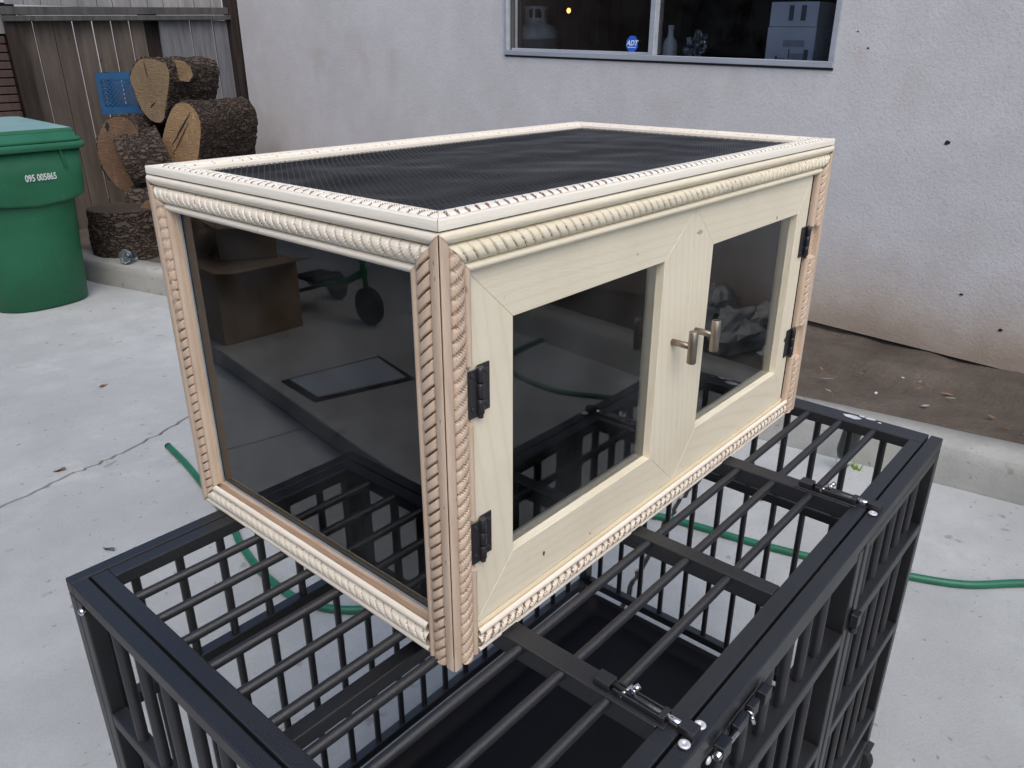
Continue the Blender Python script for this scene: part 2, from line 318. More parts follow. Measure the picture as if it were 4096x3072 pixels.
class MB:
    def __init__(s): s.v = []; s.f = []; s.mi = []; s.sm = []
    def add(s, verts, faces, mi=0, smooth=False):
        b = len(s.v); s.v += [tuple(map(float, v)) for v in verts]
        s.f += [tuple(b + i for i in f) for f in faces]; s.mi += [mi] * len(faces); s.sm += [smooth] * len(faces); return s
    def box(s, a, b, mi=0):
        (x0, y0, z0), (x1, y1, z1) = [min(p, q) for p, q in zip(a, b)], [max(p, q) for p, q in zip(a, b)]
        V = [(x0, y0, z0), (x1, y0, z0), (x1, y1, z0), (x0, y1, z0), (x0, y0, z1), (x1, y0, z1), (x1, y1, z1), (x0, y1, z1)]
        return s.add(V, [(0, 3, 2, 1), (4, 5, 6, 7), (0, 1, 5, 4), (1, 2, 6, 5), (2, 3, 7, 6), (3, 0, 4, 7)], mi)
    def prism(s, poly, vec, mi=0, smooth=False):
        n = len(poly); poly = [Vector(p) for p in poly]; vec = Vector(vec)
        V = poly + [p + vec for p in poly]
        s.add(V, [tuple(range(n))[::-1], tuple(range(n, 2 * n))], mi)
        b = len(s.v) - 2 * n
        for i in range(n):
            j = (i + 1) % n; s.f.append((b + i, b + j, b + n + j, b + n + i)); s.mi.append(mi); s.sm.append(smooth)
        return s
    def tube(s, pts, r, n=10, mi=0, caps=True, smooth=True):
        pts = [Vector(p) for p in pts]; rs = r if isinstance(r, (list, tuple)) else [r] * len(pts)
        rings = []; up = None
        for i, p in enumerate(pts):
            t = (pts[min(i + 1, len(pts) - 1)] - pts[max(i - 1, 0)]).normalized()
            if up is None: up = Vector((0, 0, 1)) if abs(t.z) < 0.9 else Vector((1, 0, 0))
            a = t.cross(up).normalized(); b = a.cross(t).normalized(); up = b
            rings.append([p + (a * math.cos(2 * math.pi * k / n) + b * math.sin(2 * math.pi * k / n)) * rs[i] for k in range(n)])
        V = [q for R in rings for q in R]; F = []
        for i in range(len(pts) - 1):
            for k in range(n):
                k2 = (k + 1) % n; F.append((i * n + k, i * n + k2, (i + 1) * n + k2, (i + 1) * n + k))
        s.add(V, F, mi, smooth)
        if caps:
            b = len(s.v) - len(V)
            s.f.append(tuple(b + k for k in range(n))[::-1]); s.f.append(tuple(b + (len(pts) - 1) * n + k for k in range(n)))
            s.mi += [mi, mi]; s.sm += [False, False]
        return s
    def mesh(s, name, mats):
        me = bpy.data.meshes.new(name); me.from_pydata(s.v, [], s.f)
        for m in (mats if isinstance(mats, (list, tuple)) else [mats]): me.materials.append(M[m] if isinstance(m, str) else m)
        me.polygons.foreach_set('material_index', s.mi); me.polygons.foreach_set('use_smooth', s.sm); me.update(); return me
    def obj(s, name, mats, parent=None, bevel=0.0, seg=2, origin=None):
        org = Vector(origin) if origin is not None else Vector((0, 0, 0))
        if origin is not None: s.v = [tuple(Vector(v) - org) for v in s.v]
        o = bpy.data.objects.new(name, s.mesh(name, mats)); link(o, parent, org)
        if bevel:
            b = o.modifiers.new('bevel', 'BEVEL'); b.width = bevel; b.segments = seg; b.limit_method = 'ANGLE'; b.angle_limit = math.radians(40)
            b.harden_normals = False
        return o
def gridobj(name, P, mats, parent=None, mi=None, smooth=True):
    """P: (n, m, 3) array of points -> one sheet"""
    n, m = P.shape[:2]
    i = np.arange(n - 1)[:, None] * m + np.arange(m - 1)[None, :]
    F = np.stack([i, i + 1, i + m + 1, i + m], -1).reshape(-1, 4)
    me = bpy.data.meshes.new(name); me.from_pydata(P.reshape(-1, 3).tolist(), [], F.tolist())
    for q in (mats if isinstance(mats, (list, tuple)) else [mats]): me.materials.append(M[q])
    if mi is not None: me.polygons.foreach_set('material_index', np.asarray(mi, dtype=np.int32).ravel())
    me.polygons.foreach_set('use_smooth', [smooth] * len(F)); me.update()
    o = bpy.data.objects.new(name, me); link(o, parent); return o
def textobj(name, txt, size, mat, parent, origin, right, up, extrude=0.0004, shear=0.0, xs=1.0, bold=0.0):
    cu = bpy.data.curves.new(name, 'FONT'); cu.body = txt; cu.size = size; cu.extrude = extrude; cu.align_x = 'CENTER'; cu.align_y = 'CENTER'
    cu.shear = shear; cu.offset = bold
    t = bpy.data.objects.new(name + '_c', cu); S.collection.objects.link(t)
    bpy.context.view_layer.update()
    me = bpy.data.meshes.new_from_object(t.evaluated_get(bpy.context.evaluated_depsgraph_get()))
    bpy.data.objects.remove(t)
    R = Vector(right).normalized(); U = Vector(up).normalized(); N = R.cross(U); O = Vector(origin)
    for v in me.vertices: v.co = O + R * v.co.x * xs + U * v.co.y + N * v.co.z
    me.materials.clear(); me.materials.append(M[mat])
    o = bpy.data.objects.new(name, me); link(o, parent); return o

# ------------------------------------------------------------------ THE SETTING
ZG = -0.80
HOUSE_X, HOUSE_Y = (0.0416, 0.9988), (0.9991, -0.0416)      # along the wall, away from the camera through it
WB = Vector((3.2161, -0.1177, -0.62)); WH = Vector((0.04156, 0.99881, 0.02564)); WN = Vector((0.99914, -0.04157, 0.0))
def wp(s, z, d=0.0):      # s metres along the wall, z above the foot of the render, d into the house
    return WB + WH * s + Vector((0, 0, z)) + WN * d

# kerb line: outer foot
KL = [(2.65, -2.4), (2.42, -0.42), (2.371, -0.03), (2.288, 0.56), (1.673, 4.30), (1.518, 4.935), (1.30, 6.3)]
# ground: soil bed below, concrete slabs above parted by the cracks
struct(MB().box((-30, -30, ZG - 0.30), (30, 30, ZG - 0.011)).obj('ground', 'crack'))
def jit(poly, n=14, a=0.012):
    out = []
    for i in range(len(poly) - 1):
        p, q = Vector(poly[i]), Vector(poly[i + 1])
        for k in range(n):
            t = k / n; r = p.lerp(q, t)
            out.append((r.x + random.uniform(-a, a), r.y + random.uniform(-a, a)))
    out.append(tuple(poly[-1])); return out
crackA = jit([(-6, 1.2), (-3, 1.75), (-1.2, 2.03), (0.104, 2.318), (0.368, 2.373), (0.581, 2.40), (0.877, 2.51), (1.45, 2.66), (1.945, 2.80)], 9, 0.010)
crackB = jit([(2.27, 0.68), (1.92, 0.63), (1.698, 0.606), (1.566, 0.583), (1.249, 0.498), (1.118, 0.456), (0.7, 0.30), (0.2, -0.2), (-0.5, -0.6), (-2.0, -1.6), (-6, -3.5)], 6, 0.009)
def slab(pts, z=ZG, t=0.045, name='patio_slab'):
    return struct(MB().prism([(x, y, z - t) for x, y in pts], (0, 0, t)).obj(name, 'concrete', None, 0.003, 1))
g = 0.0078
kA = [(1.30, 6.6), (1.518, 4.935), (1.673, 4.30)]
slab([(x, y + g) for x, y in crackA] + [(1.673, 4.30), (1.518, 4.935), (1.30, 6.6), (-6, 6.6)])
slab([(x, y - g) for x, y in crackA[::-1]] + [(-6, -3.5 + g)] + [(x, y + g) for x, y in crackB[::-1]][1:] + [(2.288, 0.69)])
slab([(x, y - g) for x, y in crackB] + [(-6, -9), (2.9, -9), (2.65, -2.4), (2.42, -0.42), (2.371, -0.03), (2.288, 0.56)])

# kerb (rounded arris), sits on the slab edge
def kerb():
    prof = [(0, 0), (0.004, 0.10), (0.010, 0.138), (0.022, 0.150), (0.150, 0.156), (0.158, 0.10), (0.158, -0.04), (0, -0.04)]
    pts = []
    for i in range(len(KL) - 1):
        p, q = Vector(KL[i]), Vector(KL[i + 1])
        n = max(2, int((q - p).length / 0.07))
        for k in range(n): pts.append(p.lerp(q, k / n))
    pts.append(Vector(KL[-1]))
    P = np.zeros((len(pts), len(prof) + 1, 3))
    for i, p in enumerate(pts):
        d = (pts[min(i + 1, len(pts) - 1)] - pts[max(i - 1, 0)]).normalized(); nn = Vector((d.y, -d.x))
        if nn.x < 0: nn = -nn
        for j, (w, h) in enumerate(prof + [prof[0]]):
            nz = noise.noise(Vector((p.x * 3, p.y * 3, j * 0.7))) * 0.004 + noise.noise(Vector((p.x * 14, p.y * 14, j))) * 0.0025
            if h <= 0: nz = 0
            P[i, j] = (p.x + nn.x * (w + nz), p.y + nn.y * (w + nz), ZG + h + nz * 0.6)
    o = gridobj('kerb', P, 'kerb'); return struct(o)
kerb()

# soil bed between kerb and house / fence
def soil():
    ys = np.linspace(-2.4, 6.6, 200); ts = np.linspace(0, 1, 60)
    P = np.zeros((len(ys), len(ts), 3))
    kx = np.interp(ys, [k[1] for k in KL], [k[0] for k in KL])
    for i, y in enumerate(ys):
        x0 = kx[i] + 0.14; x1 = 3.9
        for j, t in enumerate(ts):
            x = x0 + (x1 - x0) * t; v = Vector((x, y, 0))
            h = noise.fractal(v * 5, 0.9, 2.1, 5) * 0.012 + noise.noise(v * 1.3) * 0.015
            # a step of crumbled earth under the render
            wallx = 3.2161 + 0.0416 * (y + 0.1177)
            rise = 0.046 / (1 + math.exp(-(x - (wallx - 0.30 + 0.05 * noise.noise(v * 4))) * 60))
            P[i, j] = (x, y, ZG + 0.128 + 0.012 * t + h + rise)
    return struct(gridobj('soil_bed', P, 'dirt'))
soil()
def debris():
    mb = MB()
    def soilz(x, y): return ZG + 0.150
    spots = [(2.75, 0.42), (2.86, 0.50), (2.70, 0.25), (2.93, 0.15), (3.05, 0.33), (2.66, 0.10)]
    for k in range(150):
        y = random.uniform(-0.4, 5.3); kx = np.interp(y, [q[1] for q in KL], [q[0] for q in KL])
        x = random.uniform(kx + 0.18, 3.2); z = ZG + 0.145 + random.uniform(0, 0.012)
        L = random.uniform(0.004, 0.03); a = random.uniform(0, 6.3); w = L * random.uniform(0.15, 0.5)
        u = Vector((math.cos(a), math.sin(a), random.uniform(-0.2, 0.3))) * L; v = Vector((-math.sin(a), math.cos(a), random.uniform(-0.2, 0.2))) * w
        c = Vector((x, y, z)); mi = random.choice([0, 0, 1, 2, 2])
        if mi == 1: u *= 0.35; v = v.normalized() * u.length * 0.7
        mb.prism([c - u, c - v * 0.9, c + u, c + v], (0, 0, 0.003), mi)
    o = mb.obj('soil_litter', ['leaf', 'chip', 'kerb']); struct(o, 'stuff'); return o
debris()

# ------------------------------------------------------------------ HOUSE
house = thing('house', 'pale stucco house wall with an aluminium sliding window, dirt splashed along its foot', 'house', (3.3, 3.0, -0.62))
S0, S1 = -3.0, 6.135; ZT = 2.4
WS0, WS1, WZ0, WZ1 = 1.003, 3.012, 1.156, 1.85      # window opening; sill height above wall foot
def wallquad(mb, s0, s1, z0, z1, th=0.14):
    # finely divided front so the render is not dead flat
    nx, nz = max(2, int((s1 - s0) / 0.08)), max(2, int((z1 - z0) / 0.08))
    V = []; F = []
    for i in range(nx + 1):
        for j in range(nz + 1):
            s = s0 + (s1 - s0) * i / nx; z = z0 + (z1 - z0) * j / nz
            e = 0 if i in (0, nx) or j in (0, nz) else 1
            d = e * 0.003 * noise.noise(Vector((s * 1.7, z * 1.7, 3)))
            V.append(wp(s, z, d))
    for i in range(nx):
        for j in range(nz):
            a = i * (nz + 1) + j; F.append((a, a + nz + 1, a + nz + 2, a + 1))
    mb.add(V, F, 0, True)
mb = MB()
wallquad(mb, S0, WS0, 0, ZT); wallquad(mb, WS1, S1, 0, ZT); wallquad(mb, WS0, WS1, 0, WZ0); wallquad(mb, WS0, WS1, WZ1, ZT)
# returns: bottom lip, left end, window reveals
def q4(a, b, c, d): mb.add([a, b, c, d], [(0, 1, 2, 3)])
q4(wp(S0, 0), wp(S1, 0), wp(S1, 0, 0.05), wp(S0, 0, 0.05)); q4(wp(S1, 0), wp(S1, ZT), wp(S1, ZT, 0.3), wp(S1, 0, 0.3))
q4(wp(WS0, WZ0), wp(WS1, WZ0), wp(WS1, WZ0, .14), wp(WS0, WZ0, .14)); q4(wp(WS0, WZ1), wp(WS1, WZ1), wp(WS1, WZ1, .14), wp(WS0, WZ1, .14))
q4(wp(WS0, WZ0), wp(WS0, WZ1), wp(WS0, WZ1, .14), wp(WS0, WZ0, .14)); q4(wp(WS1, WZ0), wp(WS1, WZ1), wp(WS1, WZ1, .14), wp(WS1, WZ0, .14))
q4(wp(S0, ZT), wp(S1, ZT), wp(S1, ZT, 3), wp(S0, ZT, 3)); q4(wp(S0, 0), wp(S0, ZT), wp(S0, ZT, .3), wp(S0, 0, .3))
mb.obj('wall', 'stucco', house)
# footing recessed below the render lip
mb = MB(); mb.prism([wp(S0, -0.25, 0.022), wp(S1, -0.25, 0.022), wp(S1, -0.25, 0.3), wp(S0, -0.25, 0.3)], (0, 0, 0.24)); mb.obj('footing', 'dirt', house)
# small holes and chips in the render
for (s, z, r) in ((0.481, 0.886, 0.012), (0.866, 1.235, 0.0055), (0.30, 0.280, 0.007), (0.125, 0.165, 0.008), (0.92, 1.30, 0.004)):
    mb = MB(); c = wp(s, z, -0.002)
    pts = [c + WH * (r * random.uniform(0.7, 1.25) * math.cos(a)) + Vector((0, 0, r * 0.8 * random.uniform(0.7, 1.2) * math.sin(a))) for a in np.linspace(0, 2 * math.pi, 10)[:-1]]
    mb.prism(pts, WN * 0.004); mb.obj('chip_hole', 'black', house)
# room behind
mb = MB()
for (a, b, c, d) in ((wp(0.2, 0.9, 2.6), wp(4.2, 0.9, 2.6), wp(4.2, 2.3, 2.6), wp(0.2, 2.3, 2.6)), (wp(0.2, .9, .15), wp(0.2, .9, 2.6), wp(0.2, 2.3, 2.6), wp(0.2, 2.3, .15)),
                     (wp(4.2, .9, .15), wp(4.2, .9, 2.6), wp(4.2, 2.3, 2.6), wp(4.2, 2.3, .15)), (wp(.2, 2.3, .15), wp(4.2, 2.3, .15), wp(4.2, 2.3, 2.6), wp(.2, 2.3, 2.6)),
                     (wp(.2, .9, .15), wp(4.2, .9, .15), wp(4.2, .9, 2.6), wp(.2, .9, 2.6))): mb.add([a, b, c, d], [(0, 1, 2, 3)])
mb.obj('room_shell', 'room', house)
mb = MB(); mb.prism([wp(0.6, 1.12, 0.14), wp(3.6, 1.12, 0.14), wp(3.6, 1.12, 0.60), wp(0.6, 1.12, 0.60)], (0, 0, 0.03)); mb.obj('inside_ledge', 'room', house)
for k in range(3):
    mb = MB(); z = 1.25 + k * 0.3; mb.prism([wp(1.5, z, 2.2), wp(3.0, z, 2.2), wp(3.0, z, 2.5), wp(1.5, z, 2.5)], (0, 0, 0.02)); mb.obj('room_shelf', 'post', house)
# window
def bar(s0, s1, z0, z1, d0, d1, name, parent, mat='alu', bev=0.002):
    mb = MB(); mb.prism([wp(s0, z0, d0), wp(s1, z0, d0), wp(s1, z0, d1), wp(s0, z0, d1)], (0, 0, z1 - z0)); return mb.obj(name, mat, parent, bev, 1)
winf = bar(WS0 - 0.002, WS1 + 0.002, WZ0 - 0.004, WZ0 + 0.022, -0.014, 0.07, 'window', house)
bar(WS0, WS1, WZ0 - 0.014, WZ0 - 0.0045, -0.004, 0.02, 'sill_gap', winf, 'black', 0)
bar(WS0 - 0.002, WS0 + 0.024, WZ0 + 0.022, WZ1, -0.012, 0.07, 'frame', winf); bar(WS1 - 0.022, WS1 + 0.002, WZ0 + 0.022, WZ1, -0.012, 0.07, 'frame', winf)
bar(WS0, WS1, WZ1 - 0.02, WZ1, -0.0115, 0.07, 'frame', winf)
bar(1.951, 1.983, WZ0 + 0.022, WZ1 - 0.02, -0.006, 0.05, 'mullion', winf)
bar(WS1 - 0.034, WS1 - 0.022, WZ0 + 0.022, WZ1 - 0.02, 0.02, 0.05, 'sash_stile', winf, 'rail'); bar(1.983, WS1 - 0.034, WZ0 + 0.022, WZ0 + 0.034, 0.018, 0.05, 'sash_rail', winf)
for a, b, dd in ((WS0 + 0.024, 1.951, 0.030), (1.983, WS1 - 0.034, 0.036)):
    bar(a, b, WZ0 + 0.03, WZ1 - 0.02, dd, dd + 0.003, 'pane', winf, 'wglass', 0)
# sticker on the pane
def onpane(s, z, d): return WB + WH * s + Vector((0, 0, z)) + WN * d
sc_s, sc_z = 2.108, 1.228
oct_ = [wp(sc_s + 0.040 * math.cos(a) * (0.95), sc_z + 0.043 * math.sin(a), 0.026) for a in [math.pi / 8 + k * math.pi / 4 for k in range(8)]]
mb = MB(); mb.prism(oct_, WN * 0.002); stk = mb.obj('security_sticker', 'blue_sign'); tag(stk, 'small blue octagonal security sticker with white letters on the lower window pane', 'sticker')
textobj('lettering', 'ADT', 0.036, 'white_sign', stk, wp(sc_s, sc_z + 0.004, 0.0245), -WH, (0, 0, 1), 0.0003, 0.3, 0.95, 0.0008)
mb = MB(); mb.prism([wp(sc_s - 0.026, sc_z - 0.0175, 0.0247), wp(sc_s + 0.026, sc_z - 0.0175, 0.0247), wp(sc_s + 0.026, sc_z - 0.0145, 0.0247), wp(sc_s - 0.026, sc_z - 0.0145, 0.0247)], WN * 0.0006); mb.obj('underline', 'white_sign', stk)

def lathe(mb, prof, base, n=32, mi=0, axis=Vector((0, 0, 1))):
    base = Vector(base); up = Vector((1, 0, 0)) if abs(axis.z) > 0.9 else Vector((0, 0, 1)); a = axis.cross(up).normalized(); b = axis.cross(a).normalized()
    V = []; F = []
    for (r, z) in prof:
        for k in range(n):
            t = 2 * math.pi * k / n; V.append(base + axis * z + (a * math.cos(t) + b * math.sin(t)) * r)
    for i in range(len(prof) - 1):
        for k in range(n): k2 = (k + 1) % n; F.append((i * n + k, i * n + k2, (i + 1) * n + k2, (i + 1) * n + k))
    F.append(tuple(range(n))[::-1]); F.append(tuple((len(prof) - 1) * n + k for k in range(n)))
    mb.add(V, F, mi, True); return mb
# propane tank indoors
tb = wp(3.045, 1.15, 0.30)
tank = thing('gas_cylinder', 'white gas cylinder with cut-out collar standing inside the left window pane', 'gas cylinder', tb)
mb = MB(); lathe(mb, [(0.15, 0), (0.152, 0.02), (0.152, 0.085)], tb, 40); mb.obj('sleeve', 'tankgrey', tank)
mb = MB(); lathe(mb, [(0.150, 0.0855), (0.150, 0.10), (0.142, 0.13), (0.12, 0.158), (0.08, 0.178), (0.03, 0.188)], tb, 40); mb.obj('shell', 'tankwhite', tank)
def collar():
    mb = MB(); n = 60; zs = [0.182, 0.197, 0.210, 0.243, 0.260, 0.274]
    R = 0.076; a = Vector(WH); b = Vector(WN)
    def P(k, z, r): t = 2 * math.pi * k / n; return tb + a * r * math.cos(t) + b * r * math.sin(t) + Vector((0, 0, z))
    for k in range(n):
        for j in range(len(zs) - 1):
            kk = k % 15
            if j in (2, 3) and (2 <= kk <= 7 or 10 <= kk <= 12): continue
            mb.add([P(k, zs[j], R), P(k + 1, zs[j], R), P(k + 1, zs[j + 1], R), P(k, zs[j + 1], R)], [(0, 1, 2, 3)], 0, True)
            mb.add([P(k, zs[j], R - .004), P(k + 1, zs[j], R - .004), P(k + 1, zs[j + 1], R - .004), P(k, zs[j + 1], R - .004)], [(3, 2, 1, 0)], 0, True)
    for k in (5, 20, 35, 50):
        mb.tube([P(k, 0.165, R - 0.012), P(k, 0.2, R - 0.003)], 0.006, 8)
    return mb.obj('collar', 'tankwhite', tank)
collar()
mb = MB(); lathe(mb, [(0.03, 0.186), (0.026, 0.21), (0.016, 0.215), (0.016, 0.24), (0.028, 0.245), (0.028, 0.262)], tb, 16); mb.obj('valve', 'nickel', tank)
# bottle
bb = wp(1.955, 1.15, 0.155)
mb = MB(); lathe(mb, [(0.036, 0), (0.038, 0.01), (0.038, 0.075), (0.030, 0.10), (0.016, 0.118), (0.0145, 0.15), (0.016, 0.152), (0.015, 0.172)], bb, 24)
tag(mb.obj('bottle', 'whiteplastic'), 'plain pale plastic bottle standing just right of the window mullion', 'bottle')
# crumpled bag
def blob(name, c, r, mat, parent=None, sx=(1, 1, 1), amp=0.35, fr=3.0, seg=20, seed=0, flat=False):
    mb = MB(); V = []; F = []; c = Vector(c); n, m = seg, seg // 2
    for j in range(m + 1):
        ph = math.pi * j / m
        for i in range(n):
            th = 2 * math.pi * i / n; d = Vector((math.sin(ph) * math.cos(th), math.sin(ph) * math.sin(th), math.cos(ph)))
            k = 1 + amp * noise.fractal(d * fr + Vector((seed, seed, 0)), 0.8, 2, 4)
            V.append(c + Vector((d.x * sx[0], d.y * sx[1], d.z * sx[2])) * r * k)
    for j in range(m):
        for i in range(n): i2 = (i + 1) % n; F.append((j * n + i, (j + 1) * n + i, (j + 1) * n + i2, j * n + i2))
    mb.add(V, F, 0, not flat); return mb.obj(name, mat, parent)
tag(blob('plastic_bag', wp(1.82, 1.215, 0.2), 0.05, 'clear', None, (0.8, 0.9, 1.2), 0.9, 2.5, 24, 5, True), 'crumpled clear plastic bag on the ledge right of the pale bottle', 'bag')
# white carton
cb = thing('carton', 'tall white printed carton standing inside the right window pane', 'carton', wp(1.30, 1.15, 0.25))
def cbox(s0, s1, z0, z1, d0, d1, name, mat):
    mb = MB(); mb.prism([wp(s0, z0, d0), wp(s1, z0, d0), wp(s1, z0, d1), wp(s0, z0, d1)], (0, 0, z1 - z0)); return mb.obj(name, mat, cb, 0.002, 1)
cbox(1.175, 1.415, 1.150, 1.318, 0.16, 0.42, 'body', 'boxwhite'); cbox(1.178, 1.412, 1.3195, 1.425, 0.163, 0.417, 'upper_body', 'boxwhite')
for (a, b, z0, z1, mt) in ((1.200, 1.222, 1.152, 1.222, 'ink'), (1.222, 1.292, 1.152, 1.205, 'ink2'), (1.292, 1.298, 1.152, 1.222, 'ink'), (1.225, 1.33, 1.232, 1.262, 'ink2'),
                       (1.31, 1.345, 1.17, 1.185, 'ink2'), (1.235, 1.258, 1.345, 1.41, 'ink'), (1.295, 1.317, 1.345, 1.41, 'ink')):
    mb = MB(); mb.prism([wp(a, z0, .1585), wp(b, z0, .1585), wp(b, z1, .1585), wp(a, z1, .1585)], WN * 0.001); mb.obj('print', mt, cb)
ar = [(1.352, 1.163), (1.360, 1.163), (1.360, 1.180), (1.366, 1.180), (1.356, 1.195), (1.346, 1.180), (1.352, 1.180)]
mb = MB(); mb.prism([wp(a, z, .1585) for a, z in ar], WN * 0.001); mb.obj('arrow_print', 'ink', cb)
# lit bulb deep in the room
lb = wp(3.525, 1.40, 1.2)
lamp = thing('lamp', 'small lit bulb glowing warm deep in the dark room', 'lamp', lb)
t = NT('lit_bulb'); t.b.inputs['Emission Color'].default_value = (1, 0.42, 0.10, 1); t.b.inputs['Emission Strength'].default_value = 3.5; M['bulb'] = t.m
lbp = wp(3.525, 1.415, 1.2)
mb = MB(); lathe(mb, [(0.003, 0), (0.012, 0.006), (0.016, 0.018), (0.012, 0.03), (0.004, 0.036)], lbp, 14); mb.obj('bulb', 'bulb', lamp)
mb = MB(); lathe(mb, [(0.05, -0.35), (0.05, -0.34), (0.006, -0.33), (0.006, -0.005), (0.012, 0)], lbp, 14); mb.obj('stand', 'post', lamp)

# ------------------------------------------------------------------ FENCE behind the logs (square to the house)
FY = 6.15
fence = thing('board_fence', 'weathered grey-brown board fence behind the log pile with gaps between boards', 'fence', (2.6, FY, -0.7))
def board(x0, x1, y, z0, z1, name, mat, parent, lean=0.0, th=0.018):
    mb = MB(); a = lean
    mb.add([(x0, y, z0), (x1, y, z0), (x1, y + th, z0), (x0, y + th, z0), (x0 - a, y, z1), (x1 - a, y, z1), (x1 - a, y + th, z1), (x0 - a, y + th, z1)],
           [(0, 3, 2, 1), (4, 5, 6, 7), (0, 1, 5, 4), (1, 2, 6, 5), (2, 3, 7, 6), (3, 0, 4, 7)])
    mb.v = mb.v; return mb.obj(name, mat, parent)
xs = [1.835, 1.915, 2.045, 2.192, 2.335, 2.475, 2.615, 2.735]
for i in range(len(xs) - 1):
    gap = 0.004 if i < 2 else 0.012
    y = FY + (0.010 if i == 0 else random.uniform(-0.003, 0.003))
    board(xs[i] + 0.002, xs[i + 1] - gap, y, -0.68, 0.865, 'board', 'fence', fence, 0.012)
xs = [2.83, 2.985, 3.10, 3.19, 3.30, 3.43]
for i in range(len(xs) - 1):
    board(xs[i] + 0.003, xs[i + 1] - 0.003, FY - 0.03 + (i % 2) * 0.012, -0.68, 0.87, 'board', 'fence2', fence, 0.012)
x = 1.76
while x < 3.42:
    w = random.uniform(0.11, 0.145); board(x + 0.003, min(x + w, 3.425) - 0.003, FY + 0.03 + random.uniform(-0.004, 0.004), 0.935, 1.75, 'upper_board', 'fence3', fence); x += w
board(2.70, 2.850, FY + 0.045, -0.68, 0.9, 'dark_backing_board', 'post', fence)
def railp(z0, z1, y0, y1, name):
    mb = MB(); xa, xb = 1.70, 3.43; za, zb = 0.0, 0.055
    V = []
    for x, dz in ((xa, za), (xb, zb)):
        V += [(x, y0, z0 + dz), (x, y1, z0 + dz), (x, y1, z1 + dz), (x, y0, z1 + dz)]
    mb.add(V, [(0, 1, 2, 3), (7, 6, 5, 4), (0, 4, 5, 1), (1, 5, 6, 2), (2, 6, 7, 3), (3, 7, 4, 0)]); return mb.obj(name, 'rail', fence, 0.003, 1)
railp(0.862, 0.915, FY - 0.055, FY + 0.025, 'rail'); railp(0.820, 0.856, FY - 0.085, FY - 0.005, 'rail')
board(1.745, 1.828, FY - 0.05, -0.7, 0.86, 'post', 'post', fence, 0.02, 0.09)
board(3.435, 3.575, FY - 0.06, -0.7, 1.8, 'post', 'post', fence, 0.0, 0.09)
# slatted screen left of the post
slat = thing('slat_screen', 'low brown slatted screen with horizontal slats at the left edge beyond the green bin', 'screen', (1.3, FY + 0.12, -0.7))
for k in range(24):
    z = -0.62 + k * 0.0565
    mb = MB(); y = FY + 0.12
    mb.add([(0.6, y, z), (1.74, y, z), (1.74, y + 0.018, z + 0.004), (0.6, y + 0.018, z + 0.004), (0.6, y, z + 0.050), (1.74, y, z + 0.050), (1.74, y + 0.03, z + 0.046), (0.6, y + 0.03, z + 0.046)],
           [(0, 3, 2, 1), (4, 5, 6, 7), (0, 1, 5, 4), (1, 2, 6, 5), (2, 3, 7, 6), (3, 0, 4, 7)])
    mb.obj('slat', 'brownslat', slat, 0.004, 1)
mb = MB(); mb.box((0.6, FY + 0.16, -0.7), (1.86, FY + 0.19, 0.95)); mb.obj('backing', 'post', slat)
nw = MB(); nw.box((-1.0, 8.2, ZG), (4.5, 8.4, 2.0)); tag(nw.obj('neighbour_wall', 'stucco'), 'pale wall beyond the board fence, glimpsed through the gaps between boards', 'wall')
for k in range(8):
    board(0.62 + k * 0.142, 0.755 + k * 0.142, FY + 0.12, 0.745, 1.7, 'upper_board', 'fence3' if k > 6 else 'fence', slat)

